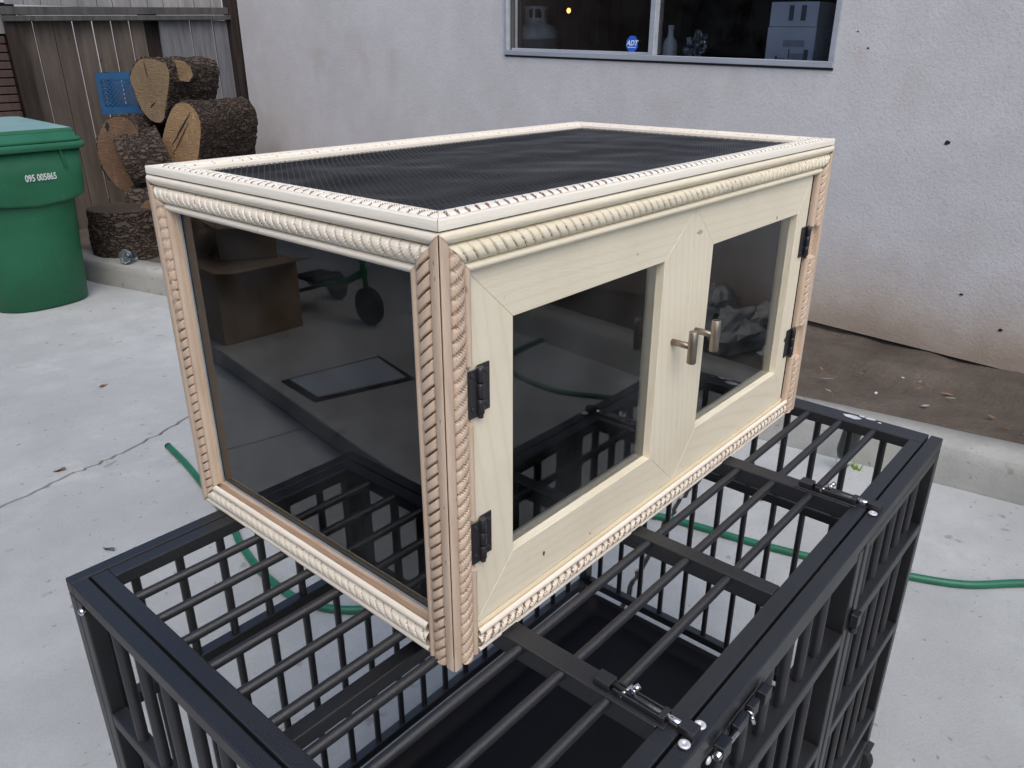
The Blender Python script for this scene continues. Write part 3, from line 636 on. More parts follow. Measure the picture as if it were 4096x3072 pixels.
# ------------------------------------------------------------------ LOG PILE
def log(label, outline, c, n, L, ends=(0.9, 0.95), seed=0, group='cut logs stacked by the fence', cracks=()):
    c = Vector(c); n = Vector(n).normalized(); u = n.cross(Vector((0, 0, 1))).normalized(); w = Vector((0, 0, 1)); w = (w - n * w.dot(n)).normalized()
    pts = [((Vector(p) - c).dot(u), (Vector(p) - c).dot(w)) for p in outline]
    # resample evenly to K
    K = 72; pp = pts + [pts[0]]; d = [0]
    for i in range(len(pts)): d.append(d[-1] + math.dist(pp[i], pp[i + 1]))
    us = np.interp(np.linspace(0, d[-1], K + 1)[:-1], d, [p[0] for p in pp]); ws = np.interp(np.linspace(0, d[-1], K + 1)[:-1], d, [p[1] for p in pp])
    for _ in range(3):
        us = (np.roll(us, 1) + 2 * us + np.roll(us, -1)) / 4; ws = (np.roll(ws, 1) + 2 * ws + np.roll(ws, -1)) / 4
    cu, cw = us.mean(), ws.mean()
    root = thing('log', label, 'log', c + u * cu + w * cw + Vector((0, 0, -0.2)), group)
    NS = 60; P = np.zeros((NS + 1, K + 1, 3))
    for i in range(NS + 1):
        t = i / NS; sc = 1 + (ends[0] - 1) * t
        for k in range(K + 1):
            a, b = us[k % K] - cu, ws[k % K] - cw
            r = math.hypot(a, b); an = math.atan2(b, a)
            q = Vector((math.cos(an) * 3.2, math.sin(an) * 3.2, t * L * 5 + seed))
            q2 = Vector((math.cos(an) * 14, math.sin(an) * 14, t * L * 22 + seed))
            q3 = Vector((math.cos(an) * 9, math.sin(an) * 9, t * L * 4 + seed)); ridge = abs(noise.noise(q3)) * 0.016 + abs(noise.noise(q * 1.0)) * 0.022 + abs(noise.noise(q2 * 1.3)) * 0.010
            rr = (r * sc + 0.006 + (0.0 if i == 0 else ridge) - 0.012) * (1 if i else 1)
            p = c + u * (cu + math.cos(an) * rr) + w * (cw + math.sin(an) * rr) - n * (t * L + 0.001)
            P[i, k] = p
    gridobj('bark', P, 'bark', root)
    for (pos, sgn, nm) in ((0, 1, 'cut_face'), (NS, -1, 'far_end')):
        mb = MB(); rim = [Vector(P[pos, k]) for k in range(K)]; ctr = sum(rim, Vector()) / K
        # concentric rings with slight unevenness
        rings = [[ctr.lerp(r, s) + n * (0.0015 * noise.noise(r * 9 + Vector((s * 7, 0, 0)))) for r in rim] for s in (0.25, 0.5, 0.75, 1.0)]
        V = [ctr] + [q for R in rings for q in R]; F = [(0, 1 + k, 1 + (k + 1) % K) for k in range(K)]
        for j in range(3):
            for k in range(K):
                k2 = (k + 1) % K; F.append((1 + j * K + k, 1 + (j + 1) * K + k, 1 + (j + 1) * K + k2, 1 + j * K + k2))
        mb.add(V, F, 0, True); key = 'logend%d_%d' % (seed, pos); M[key] = logend(key, tuple(ctr), n, *ENDC.get(seed, ((0.255, 0.19, 0.12), (0.175, 0.12, 0.07)))); mb.obj(nm, key, root)
    for (a0, b0, a1, b1, wd) in cracks:
        p0 = c + u * a0 + w * b0 + n * 0.002; p1 = c + u * a1 + w * b1 + n * 0.002; dd = (p1 - p0).normalized(); sd = dd.cross(n).normalized() * wd
        mb = MB(); ps = []; ps2 = []
        for k in range(9):
            t = k / 8; q = p0.lerp(p1, t) + sd * random.uniform(-0.7, 0.7); e = sd * (math.sin(math.pi * t) * 1.0 + 0.1); ps.append(q + e); ps2.append(q - e)
        mb.prism(ps + ps2[::-1], n * 0.001); mb.obj('split', 'black', root)
    return root
ENDC = {23: ((0.36, 0.245, 0.14), (0.22, 0.135, 0.07)), 37: ((0.20, 0.125, 0.08), (0.115, 0.07, 0.045)), 53: ((0.30, 0.20, 0.12), (0.2, 0.12, 0.07)), 41: ((0.14, 0.10, 0.075), (0.08, 0.055, 0.04))}
nE = (-.899, -.439, 0)
oE = [(2.266, 5.327, 0.592), (2.31, 5.236, 0.583), (2.353, 5.149, 0.554), (2.357, 5.141, 0.473), (2.343, 5.168, 0.378), (2.324, 5.208, 0.27), (2.309, 5.239, 0.172), (2.29, 5.278, 0.146), (2.258, 5.343, 0.163), (2.231, 5.399, 0.23), (2.221, 5.42, 0.296), (2.213, 5.435, 0.387), (2.204, 5.454, 0.447), (2.223, 5.414, 0.524), (2.244, 5.372, 0.565)]
logE = log('topmost log of the pile, forked with a second oval cut face', oE, (2.279, 5.3, 0.389), nE, 0.58, (0.98, 1), 11, cracks=((0.03, -0.13, -0.02, -0.09, 0.004), (0.02, 0.18, 0.01, 0.06, 0.003)))
# sawn branch stub on the forked log
def stub():
    out = [(2.461, 5.353, 0.552), (2.523, 5.307, 0.576), (2.571, 5.271, 0.564), (2.6, 5.249, 0.521), (2.606, 5.245, 0.467), (2.579, 5.265, 0.43), (2.53, 5.301, 0.436), (2.484, 5.336, 0.467), (2.465, 5.35, 0.492)]
    n = Vector((-.6, -.8, 0)); pts = [Vector(p) + n * 0.15 for p in out]
    mb = MB(); mb.prism([p for p in pts], n * 0.004); M['stubend'] = logend('stubend', (2.4, 5.1, 0.5), n, (0.26, 0.18, 0.105), (0.19, 0.125, 0.07)); mb.obj('branch_cut_face', 'stubend', logE)
    mb = MB(); c = sum(pts, Vector()) / len(pts); mb.prism([c + (p - c) * 1.06 - n * 0.002 for p in pts], -n * 0.26, 0, True); mb.obj('branch_stub', 'bark', logE)
stub()
oD = [(2.394, 5.045, 0.309), (2.414, 5.004, 0.28), (2.43, 4.973, 0.232), (2.436, 4.959, 0.16), (2.427, 4.977, 0.062), (2.411, 5.011, -0.064), (2.395, 5.043, -0.134), (2.369, 5.097, -0.194), (2.319, 5.2, -0.23), (2.278, 5.283, -0.227), (2.255, 5.33, -0.184), (2.254, 5.333, -0.107), (2.278, 5.284, 0.028), (2.311, 5.215, 0.179), (2.339, 5.159, 0.265), (2.359, 5.117, 0.299)]
log('largest log of the pile, pale split face and long bark beside the house wall', oD, (2.343, 5.15, 0.018), nE, 0.74, (0.93, 1), 23,
    cracks=((-0.14, 0.22, 0.06, -0.02, 0.005), (-0.12, 0.16, 0.08, -0.10, 0.003)))
oC = [(2.036, 5.386, 0.216), (1.988, 5.444, 0.192), (1.95, 5.49, 0.125), (1.921, 5.525, 0.033), (1.917, 5.53, -0.06), (1.932, 5.512, -0.167), (1.962, 5.475, -0.256), (1.997, 5.433, -0.314), (2.031, 5.392, -0.314), (2.072, 5.342, -0.255), (2.106, 5.301, -0.153), (2.125, 5.278, -0.028), (2.132, 5.27, 0.095), (2.112, 5.294, 0.168), (2.081, 5.332, 0.21)]
log('brown-faced log under the blue crate, leftmost of the pile', oC, (1.983, 5.45, -0.087), (-.771, -.637, 0), 0.55, (0.95, 1), 37, cracks=((-0.02, 0.26, 0.0, 0.2, 0.012),))
def ring_outline(c, n, r, sq=0.12, seed=0, zs=1.0):
    c = Vector(c); n = Vector(n).normalized(); u = n.cross(Vector((0, 0, 1))).normalized(); w = u.cross(n).normalized()
    if w.z < 0: w = -w
    return [c + (u * math.cos(a) + w * math.sin(a) * zs) * r * (1 + sq * noise.noise(Vector((math.cos(a), math.sin(a), seed)))) for a in np.linspace(0, 2 * math.pi, 17)[:-1]]
cM, nM = (2.035, 5.36, -0.13), (-.87, 0.41, -0.28)
log('bark-covered log wedged in the middle of the pile behind the glass cabinet', ring_outline(cM, nM, 0.20, 0.2, 3), cM, nM, 0.30, (0.95, 1), 41)
cB, nB = (1.93, 4.80, -0.47), (-.94, -.34, 0)
log('lowest log at the kerb, its brown cut face half hidden by the cabinet', ring_outline(cB, nB, 0.20, 0.15, 8), cB, nB, 0.6, (0.95, 1), 53)
cF, nF = (2.00, 5.30, -0.44), (-.68, .70, 0.1)
log('dark log low in the pile behind the upright stump', ring_outline(cF, nF, 0.19, 0.2, 6), cF, nF, 0.5, (0.95, 1), 67)
# standing stump
cA = (1.84, 5.04, -0.35); nA = (0.05, -0.06, 1)
def stump():
    c = Vector(cA); root = thing('stump', 'dark upright stump behind the kerb at the foot of the log pile', 'stump', (c.x, c.y, -0.67))
    K, NS = 72, 34; P = np.zeros((NS + 1, K + 1, 3)); R0 = 0.235
    for i in range(NS + 1):
        t = i / NS
        for k in range(K + 1):
            a = 2 * math.pi * (k % K) / K
            rr = R0 * (1 + 0.10 * noise.noise(Vector((math.cos(a), math.sin(a), 5))) + 0.08 * t) + abs(noise.noise(Vector((math.cos(a) * 12, math.sin(a) * 12, t * 5)))) * 0.022
            P[i, k] = (c.x + rr * math.cos(a), c.y + rr * math.sin(a), c.z - t * 0.36)
    gridobj('bark', P, 'bark', root)
    mb = MB(); rim = [Vector(P[0, k]) for k in range(K)]; ctr = c.copy()
    V = [ctr] + rim; mb.add(V, [(0, 1 + k, 1 + (k + 1) % K) for k in range(K)]); M['stumptop'] = logend('stumptop', tuple(c), nA, (0.085, 0.068, 0.055), (0.045, 0.035, 0.03)); mb.obj('cut_face', 'stumptop', root)
stump()

# blue milk crate on the left log
def crate():
    z0, z1 = 0.205, 0.487; O = Vector((2.085, 5.70, z0)); UX = Vector((.783, -.622, 0)); UY = Vector((.622, .783, 0))
    root = thing('milk_crate', 'blue plastic lattice crate sitting on a log against the fence', 'crate', O + (UX + UY) * 0.15)
    t = 0.004
    def side(org, ux, nrm, name):
        org = Vector(org); ux = Vector(ux); nrm = Vector(nrm) * t; Wd = 0.30; H = z1 - z0; mb = MB()
        def rect(a0, a1, b0, b1, k=1.0):
            p = [org + ux * a0 + Vector((0, 0, b0)), org + ux * a1 + Vector((0, 0, b0)), org + ux * a1 + Vector((0, 0, b1)), org + ux * a0 + Vector((0, 0, b1))]
            mb.prism(p, nrm * k)
        rect(0, Wd, 0, 0.035, 1.6); rect(0, Wd, H - 0.045, H, 1.6); rect(0, 0.022, 0.035, H - 0.045, 1.6); rect(Wd - 0.022, Wd, 0.035, H - 0.045, 1.6); rect(0.022, Wd - 0.022, 0.035, 0.05, 1.4)
        # diagonal lattice clipped to the panel
        a0, a1, b0, b1 = 0.022, Wd - 0.022, 0.05, H - 0.045
        for sgn in (1, -1):
            cst = -0.4
            while cst < 0.7:
                # line b = sgn*a + cst
                pts = []
                for a in (a0, a1):
                    b = sgn * a + cst
                    if b0 <= b <= b1: pts.append((a, b))
                for b in (b0, b1):
                    a = (b - cst) / sgn
                    if a0 < a < a1: pts.append((a, b))
                if len(pts) == 2 and math.dist(*pts) > 0.01:
                    (p, q), (r, s) = pts; d = Vector((r - p, s - q)).normalized() * 0.0030; nx, ny = -d.y, d.x
                    P = [(p + nx, q + ny), (r + nx, s + ny), (r - nx, s - ny), (p - nx, q - ny)]
                    mb.prism([org + ux * a + Vector((0, 0, b)) + nrm * (0.1 if sgn > 0 else 0.35) for a, b in P], nrm * 0.6)
                cst += 0.030
        # hand hole plate
        hp = [(Wd / 2 + 0.05 * math.cos(a), H - 0.062 + 0.022 * math.sin(a)) for a in np.linspace(math.pi, 2 * math.pi, 12)]
        mb.prism([org + ux * a + Vector((0, 0, b)) + nrm * 0.9 for a, b in hp], nrm * 0.3)
        mb.obj(name, 'crate', root)
    side(O, UX, -UY, 'side_panel'); side(O + UX * 0.3, UY, UX, 'side_panel'); side(O + UY * 0.3, UX, UY, 'side_panel'); side(O, UY, -UX, 'side_panel')
    mb = MB(); mb.prism([O, O + UX * 0.3, O + (UX + UY) * 0.3, O + UY * 0.3], (0, 0, 0.006)); mb.obj('base', 'crate', root)
crate()

# clear jar by the stump
jb = Vector((1.665, 4.70, -0.655))
jar = thing('jar', 'small clear plastic tub lying on the soil behind the kerb', 'tub', jb)
mb = MB(); ax = Vector((-0.75, -0.60, 0.25)).normalized()
lathe(mb, [(0.028, -0.05), (0.034, -0.045), (0.038, 0.0), (0.041, 0.04), (0.044, 0.042), (0.044, 0.048)], jb + Vector((0, 0, 0.045)), 20, 0, ax); mb.v = [(v[0], v[1], v[2]) for v in mb.v]; mb.obj('tub_body', 'clear', jar)
mb = MB(); lathe(mb, [(0.030, 0.049), (0.046, 0.0495), (0.046, 0.055), (0.034, 0.056)], jb + Vector((0, 0, 0.045)), 20, 0, ax); mb.obj('lid', 'clear', jar)

# ------------------------------------------------------------------ GREEN WHEELED BIN
def wheelie():
    A = math.radians(4.5); ux = Vector((math.cos(A), math.sin(A), 0)); uy = Vector((-math.sin(A), math.cos(A), 0))
    O = Vector((1.130, 4.52, ZG))          # front centre on the ground
    root = thing('wheeled_bin', 'green wheeled refuse bin with a domed lid and white stencilled number', 'bin', O)
    def P(x, y, z): return O + ux * x + uy * y + Vector((0, 0, z))
    def sect(hw, y0, y1, ex, z, n=56, exb=8):
        out = []; cy = (y0 + y1) / 2; hy = (y1 - y0) / 2
        for k in range(n):
            t = 2 * math.pi * k / n; c, s = math.cos(t), math.sin(t); e = ex if s < 0 else exb
            out.append(P(hw * math.copysign(abs(c) ** (2 / e), c), cy + hy * math.copysign(abs(s) ** (2 / e), s), z))
        return out
    def skin(secs, name, mat, cap=(True, True)):
        mb = MB(); n = len(secs[0]); V = [q for s in secs for q in s]; F = []
        for i in range(len(secs) - 1):
            for k in range(n): k2 = (k + 1) % n; F.append((i * n + k, i * n + k2, (i + 1) * n + k2, (i + 1) * n + k))
        mb.add(V, F, 0, True)
        if cap[0]: mb.f.append(tuple(range(n))[::-1]); mb.mi.append(0); mb.sm.append(False)
        if cap[1]: mb.f.append(tuple((len(secs) - 1) * n + k for k in range(n))); mb.mi.append(0); mb.sm.append(False)
        return mb.obj(name, mat, root)
    # lower tub, round-fronted
    skin([sect(0.255, 0.05, 0.55, 2.6, 0.0), sect(0.268, 0.035, 0.56, 2.6, 0.012), sect(0.278, 0.02, 0.60, 3.0, 0.3), sect(0.288, 0.0, 0.64, 3.6, 0.60), sect(0.290, 0.0, 0.65, 3.6, 0.66)], 'lower_body', 'bin')
    # upper box stepping out with a sagging lower edge at the middle
    secs = []
    for z, hw, y0 in ((0.0, 0.300, -0.022), (0.012, 0.306, -0.026), (0.12, 0.315, -0.032), (0.27, 0.322, -0.042)):
        s = sect(hw, y0, 0.68, 9, 0, 88)
        o2 = []
        for q in s:
            xr = (q - O).dot(ux) / hw
            sag = -0.045 * max(0, 1 - xr * xr * 1.1) if (q - O).dot(uy) < 0.2 else 0
            o2.append(q + Vector((0, 0, 0.655 + sag * (1 - z / 0.27) + z)))
        secs.append(o2)
    skin(secs, 'upper_body', 'bin', (True, True))
    for xx in (-0.22, 0.165):
        mb = MB(); mb.prism([P(xx, -0.044, 0.92), P(xx + 0.012, -0.044, 0.92), P(xx + 0.035, -0.037, 0.82), P(xx + 0.022, -0.036, 0.80)], uy * -0.010); mb.obj('rib', 'bin', root, 0.003, 1)
    skin([sect(0.336, -0.060, 0.70, 9, 0.912), sect(0.344, -0.068, 0.71, 9, 0.918), sect(0.346, -0.070, 0.71, 9, 0.945), sect(0.338, -0.062, 0.70, 9, 0.952)], 'rim', 'binlid')
    skin([sect(0.330, -0.052, 0.70, 9, 0.9525), sect(0.334, -0.056, 0.70, 9, 0.956), sect(0.332, -0.054, 0.70, 9, 0.972), sect(0.318, -0.040, 0.69, 9, 0.978), sect(0.314, -0.036, 0.69, 9, 1.000), sect(0.30, -0.022, 0.68, 9, 1.006)], 'lid_skirt', 'binlid')
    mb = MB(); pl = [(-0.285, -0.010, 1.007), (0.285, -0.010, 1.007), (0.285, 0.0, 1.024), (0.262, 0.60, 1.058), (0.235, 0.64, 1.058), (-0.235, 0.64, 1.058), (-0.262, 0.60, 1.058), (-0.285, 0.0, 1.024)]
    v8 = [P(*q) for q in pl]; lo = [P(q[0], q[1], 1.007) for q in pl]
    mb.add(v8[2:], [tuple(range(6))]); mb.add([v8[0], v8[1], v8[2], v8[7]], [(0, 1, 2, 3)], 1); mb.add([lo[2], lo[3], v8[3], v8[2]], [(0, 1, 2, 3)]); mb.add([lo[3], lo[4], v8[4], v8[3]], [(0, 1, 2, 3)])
    mb.add([lo[7], lo[6], v8[6], v8[7]], [(3, 2, 1, 0)]); mb.add([lo[4], lo[5], v8[5], v8[4]], [(0, 1, 2, 3)]); mb.obj('lid', ['binsheen', 'bin'], root)
    for sx in (-1, 1):
        mb = MB(); c = P(sx * 0.27, 0.62, 0.12); mb.tube([c - ux * 0.03, c + ux * 0.03], 0.12, 24); mb.obj('wheel', 'black', root)
    textobj('stencilled_number', '095 005865', 0.051, 'white_print', root, P(0.045, -0.0378, 0.770), ux, Vector((0, 0, 1)) - uy * 0.03, 0.0005, 0, 0.70, 0.0011)
wheelie()

# ------------------------------------------------------------------ GARDEN HOSE
def catmull(pts, n=12):
    P = [Vector(p) for p in pts]; P = [P[0] * 2 - P[1]] + P + [P[-1] * 2 - P[-2]]; out = []
    for i in range(1, len(P) - 2):
        for k in range(n):
            t = k / n; a, b, c, d = P[i - 1:i + 3]
            out.append(0.5 * ((2 * b) + (c - a) * t + (2 * a - 5 * b + 4 * c - d) * t * t + (-a + 3 * b - 3 * c + d) * t ** 3))
    out.append(P[-2]); return out
hz = ZG + 0.011
hp = [(0.686, 2.293), (0.655, 2.073), (0.60, 1.80), (0.554, 1.602), (0.515, 1.481), (0.478, 1.281), (0.492, 1.085), (0.60, 0.94), (0.85, 0.83), (1.15, 0.76), (1.42, 0.69), (1.507, 0.605), (1.546, 0.46), (1.567, 0.34), (1.617, 0.143), (1.70, -0.08), (1.781, -0.254), (1.915, -0.40), (2.07, -0.62), (2.25, -1.05), (2.1, -1.5), (2.3, -1.9), (3.2, -1.9)]
hose = thing('garden_hose', 'green garden hose looping over the patio beneath the cage', 'hose', (0.6, 1.2, ZG))
mb = MB(); mb.tube(catmull([(x, y, hz) for x, y in hp]), 0.0115, 12); mb.obj('tube', 'hose', hose)
mb = MB(); d = Vector((0.031, 0.22, 0)).normalized(); mb.tube([Vector((0.686, 2.293, hz)), Vector((0.686, 2.293, hz)) + d * 0.006], 0.0125, 12); mb.obj('open_end', 'black', hose)

# small things on the patio
def scrap(name, x, y, L, a, label, mat='leaf', w=0.25):
    c = Vector((x, y, ZG + 0.006)); u = Vector((math.cos(a), math.sin(a), 0)) * L / 2; v = Vector((-math.sin(a), math.cos(a), 0)) * L * w / 2
    mb = MB(); V = []; n = 6
    for i in range(n + 1):
        t = i / n; k = math.sin(math.pi * min(1, max(0.08, t)) * 0.95 + 0.1)
        V += [c + u * (2 * t - 1) + v * k + Vector((0, 0, 0.004 * math.sin(t * 5))), c + u * (2 * t - 1) - v * k + Vector((0, 0, 0.006 * math.cos(t * 4)))]
    mb.add(V, [(2 * i, 2 * i + 2, 2 * i + 3, 2 * i + 1) for i in range(n)]); V2 = [Vector(q) - Vector((0, 0, 0.003)) for q in V]; mb.add(V2, [(2 * i + 1, 2 * i + 3, 2 * i + 2, 2 * i) for i in range(n)])
    tag(mb.obj(name, mat), label, 'leaf', 'dry scraps fallen on the patio')
scrap('dry_leaf', 0.786, 3.114, 0.055, 0.5, 'thin dark twig scrap on open concrete below the green bin', 'leaf', 0.3)
scrap('dry_leaf', 0.335, 2.430, 0.045, 2.6, 'curled brown leaf lying just above the long crack', 'leaf', 0.5)
scrap('dry_leaf', 0.239, 1.79, 0.05, 1.9, 'small grey leaf smudge on concrete left of the cage corner', 'ink', 0.3)
scrap('dry_leaf', 1.85, 0.40, 0.04, 1.2, 'dry leaf on concrete seen between the far cage bars', 'leaf', 0.5)
# nozzle-like bottle leaning at the kerb behind the cage
bt = thing('spray_bottle', 'dark green bottle with a white label leaning against the kerb behind the cage', 'bottle', (2.20, 0.25, ZG))
a0 = Vector((2.235, 0.262, -0.745)); a1 = Vector((2.20, 0.225, -0.57))
ax = (a1 - a0).normalized()
mb = MB(); lathe(mb, [(0.006, 0.0), (0.020, 0.01), (0.028, 0.03), (0.03, 0.05), (0.033, 0.17), (0.026, 0.178)], a0, 20, 0, ax); mb.obj('bottle_body', 'darkgreen', bt)
mb = MB(); lathe(mb, [(0.006, -0.03), (0.016, -0.024), (0.021, -0.008), (0.019, 0.003)], a0 - ax * 0.004, 16, 0, ax); mb.obj('clear_cap', 'whiteplastic', bt)
mb = MB(); q = a0 + ax * 0.155 + Vector((-0.034, -0.004, 0)); mb.prism([q + Vector((0, -0.012, -0.006)), q + Vector((0, 0.012, -0.006)), q + Vector((0, 0.012, 0.012)), q + Vector((0, -0.012, 0.012))], (-0.002, 0, 0)); mb.obj('label', 'chip', bt)
mb = MB(); c = Vector((2.29, 0.235, ZG))
for k in range(26):
    a = random.uniform(0, 6.28); l = random.uniform(0.012, 0.03); b = c + Vector((random.uniform(-0.02, 0.012), random.uniform(-0.03, 0.03), 0))
    tip = b + Vector((math.cos(a) * l * 0.8, math.sin(a) * l * 0.8, l)); s = Vector((-math.sin(a), math.cos(a), 0)) * 0.003
    mb.add([b - s, b + s, tip], [(0, 1, 2)])
tag(mb.obj('weed', 'weed'), 'tiny bright green weed at the foot of the kerb behind the cage', 'weed')

# ------------------------------------------------------------------ CARVED GLASS-DOORED CABINET
CL, CD, CH = 0.914, 0.5355, 0.4786
cab = thing('glass_cabinet', 'pale wooden glass-doored cabinet with rope moulding and black mesh top, standing on the cage', 'cabinet', (CL / 2, CD / 2, 0.0))
PITCH = 0.0135
def prof_std(flat=False, flip=False, k=1.0, lid=False):
    hb = 0.0
    if lid:
        left = [(0.0003, 0.0), (0.0003, 0.0086), (0.0009, 0.0094), (0.0050, 0.0096), (0.0085, 0.0094), (0.0100, 0.0080)]
        right = [(0.0336, 0.0058), (0.0345, 0.0068), (0.037, 0.0076), (0.040, 0.0074), (0.0424, 0.0064), (0.0428, 0.0055), (0.0428, 0.000)]
        rb, R = 0.0072, 0.0036
    else:
        if flat: left = [(0.0114, 0.0), (0.0019, 0.0088), (0.0020, 0.0096), (0.0023, 0.0099), (0.007, 0.0100), (0.0118, 0.0099), (0.0124, 0.0096), (0.0130, 0.0070), (0.0135, 0.0026)]
        else: left = [(0.0100, 0.0), (0.0007, 0.0060), (0.0016, 0.0082), (0.0042, 0.0102), (0.0075, 0.0104), (0.0104, 0.0088), (0.0124, 0.0058), (0.0136, 0.0026)]
        right = [(0.0336, 0.0026), (0.0342, 0.0052), (0.0358, 0.0078), (0.0382, 0.0086), (0.0405, 0.0078), (0.0424, 0.0052), (0.0429, 0.0025), (0.0429, -0.002)]
        rb, R = 0.0016, 0.0098
    cols = [(w, h, None) for w, h in left]
    for q in range(13):
        th = math.pi * q / 12; w = 0.0142 + 0.0190 * (1 - math.cos(th)) / 2
        cols.append((w, rb + R * math.sin(th) ** (0.45 if flat else 0.7), th))
    cols += [(w, h, None) for w, h in right]
    if flip: cols = [(0.0432 - w, h, (math.pi - th if th is not None else None)) for w, h, th in cols][::-1]
    return [(w * k, h, th) for w, h, th in cols]
def strip(A, B, Wd, N, mat, gmat='groove', mA=1, mB=1, prof=None, depth=0.010, slant=0.75, cuts=(), name='moulding', parent=None, seed=0, gd=0.0030, gfill=0.5, gw=0.075, curve=1.6, glow=0.35, jag=0.0, ghigh=1.1, gs=0.060):
    A, B, Wd, N = (np.array(q, float) for q in (A, B, Wd, N)); L = np.linalg.norm(B - A); T = (B - A) / L
    ns = int(L / 0.0009); t = np.linspace(0, 1, ns + 1)
    nc = len(prof); P = np.zeros((ns + 1, nc, 3)); F = np.zeros((ns + 1, nc))
    r = np.random.default_rng(seed); jitp = np.interp(np.arange(ns + 1), np.arange(0, ns + 16, 15), 1 + 0.35 * r.standard_normal(len(np.arange(0, ns + 16, 15))))
    for j, (w, h, th) in enumerate(prof):
        s = mA * w + 0.0003 + t * (L - 0.0006 - (mA + mB) * w); hh = np.full(ns + 1, h)
        if th is not None:
            wf = (1 - math.cos(th)) / 2; ph = s / PITCH - slant * wf ** curve; f = ph - np.floor(ph); d = np.minimum(f, 1 - f)
            g = np.exp(-(d / gs) ** 2) * gd * np.clip(jitp, 0.5, 1.5) * (0.35 + 0.65 * math.sin(th))
            hh = hh - g - 0.0008 * (2 * np.abs(f - 0.5)) ** 5 * math.sin(th); F[:, j] = d + (0.03 if th / math.pi < glow else 0.0)
        else: F[:, j] = 9
        for (s0, s1, wc) in cuts:
            if w > wc:
                m = (s > s0) & (s < s1); hh = np.where(m, np.minimum(hh, 0.0012 + 0.0003 * np.sin(s * 900 + w * 700)), hh)
        P[:, j] = A + T * s[:, None] + Wd * w + N * (hh - depth)[:, None]
    fc = (F[:-1, :-1] + F[1:, :-1] + F[:-1, 1:] + F[1:, 1:]) / 4
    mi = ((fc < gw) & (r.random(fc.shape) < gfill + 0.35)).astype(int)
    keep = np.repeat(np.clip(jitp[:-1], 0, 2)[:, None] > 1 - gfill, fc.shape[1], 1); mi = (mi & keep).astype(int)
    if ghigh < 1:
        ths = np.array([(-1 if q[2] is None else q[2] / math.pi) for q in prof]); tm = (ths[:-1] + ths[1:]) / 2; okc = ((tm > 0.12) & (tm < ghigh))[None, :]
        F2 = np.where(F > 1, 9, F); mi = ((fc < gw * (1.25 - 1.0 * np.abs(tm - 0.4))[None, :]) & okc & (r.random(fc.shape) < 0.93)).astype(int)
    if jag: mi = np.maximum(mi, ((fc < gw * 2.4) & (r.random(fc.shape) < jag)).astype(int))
    if seed in (1, 6, 22): P = P[:, ::-1].copy(); mi = mi[:, ::-1].copy()      # lay the quad diagonals along the carving
    o = gridobj(name, P, [mat, gmat], parent or cab, mi)
    o.data.set_sharp_from_angle(angle=math.radians(55))
    return o
PV = prof_std(flat=True); PH = prof_std(); PB = prof_std(flip=True); PBF = prof_std(flip=True, k=0.78); PL = prof_std(lid=True)
Z0 = -0.003
# left end (towards -x)
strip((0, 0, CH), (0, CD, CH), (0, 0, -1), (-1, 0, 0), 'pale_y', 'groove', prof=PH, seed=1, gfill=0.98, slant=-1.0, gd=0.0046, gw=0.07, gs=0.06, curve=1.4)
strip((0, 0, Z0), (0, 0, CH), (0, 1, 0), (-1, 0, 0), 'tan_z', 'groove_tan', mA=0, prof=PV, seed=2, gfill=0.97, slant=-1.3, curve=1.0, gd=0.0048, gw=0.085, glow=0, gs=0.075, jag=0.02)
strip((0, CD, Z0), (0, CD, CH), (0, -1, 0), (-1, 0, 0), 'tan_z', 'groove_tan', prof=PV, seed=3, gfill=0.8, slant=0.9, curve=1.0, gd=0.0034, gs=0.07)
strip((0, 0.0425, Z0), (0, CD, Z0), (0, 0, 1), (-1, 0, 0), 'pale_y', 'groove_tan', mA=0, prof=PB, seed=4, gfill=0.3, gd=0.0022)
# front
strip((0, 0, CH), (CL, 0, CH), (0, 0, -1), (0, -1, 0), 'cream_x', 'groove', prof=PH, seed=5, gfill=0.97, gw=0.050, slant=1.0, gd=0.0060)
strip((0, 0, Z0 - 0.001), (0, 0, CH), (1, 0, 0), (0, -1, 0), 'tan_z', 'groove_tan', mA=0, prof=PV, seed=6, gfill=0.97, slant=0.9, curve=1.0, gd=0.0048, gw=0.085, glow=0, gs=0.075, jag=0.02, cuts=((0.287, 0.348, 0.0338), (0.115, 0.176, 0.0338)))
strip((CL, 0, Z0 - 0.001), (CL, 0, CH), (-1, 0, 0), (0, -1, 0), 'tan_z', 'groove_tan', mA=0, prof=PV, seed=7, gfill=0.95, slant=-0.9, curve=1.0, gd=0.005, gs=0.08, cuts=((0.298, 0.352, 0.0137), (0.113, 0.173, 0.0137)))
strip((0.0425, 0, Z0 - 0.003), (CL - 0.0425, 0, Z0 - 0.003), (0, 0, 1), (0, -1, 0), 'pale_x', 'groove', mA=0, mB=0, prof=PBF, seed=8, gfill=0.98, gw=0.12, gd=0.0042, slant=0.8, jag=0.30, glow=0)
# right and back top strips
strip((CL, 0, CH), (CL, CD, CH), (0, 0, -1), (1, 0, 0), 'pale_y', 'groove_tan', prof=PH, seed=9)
strip((0, CD, CH), (CL, CD, CH), (0, 0, -1), (0, 1, 0), 'pale_x', 'groove_tan', prof=PH, seed=10)
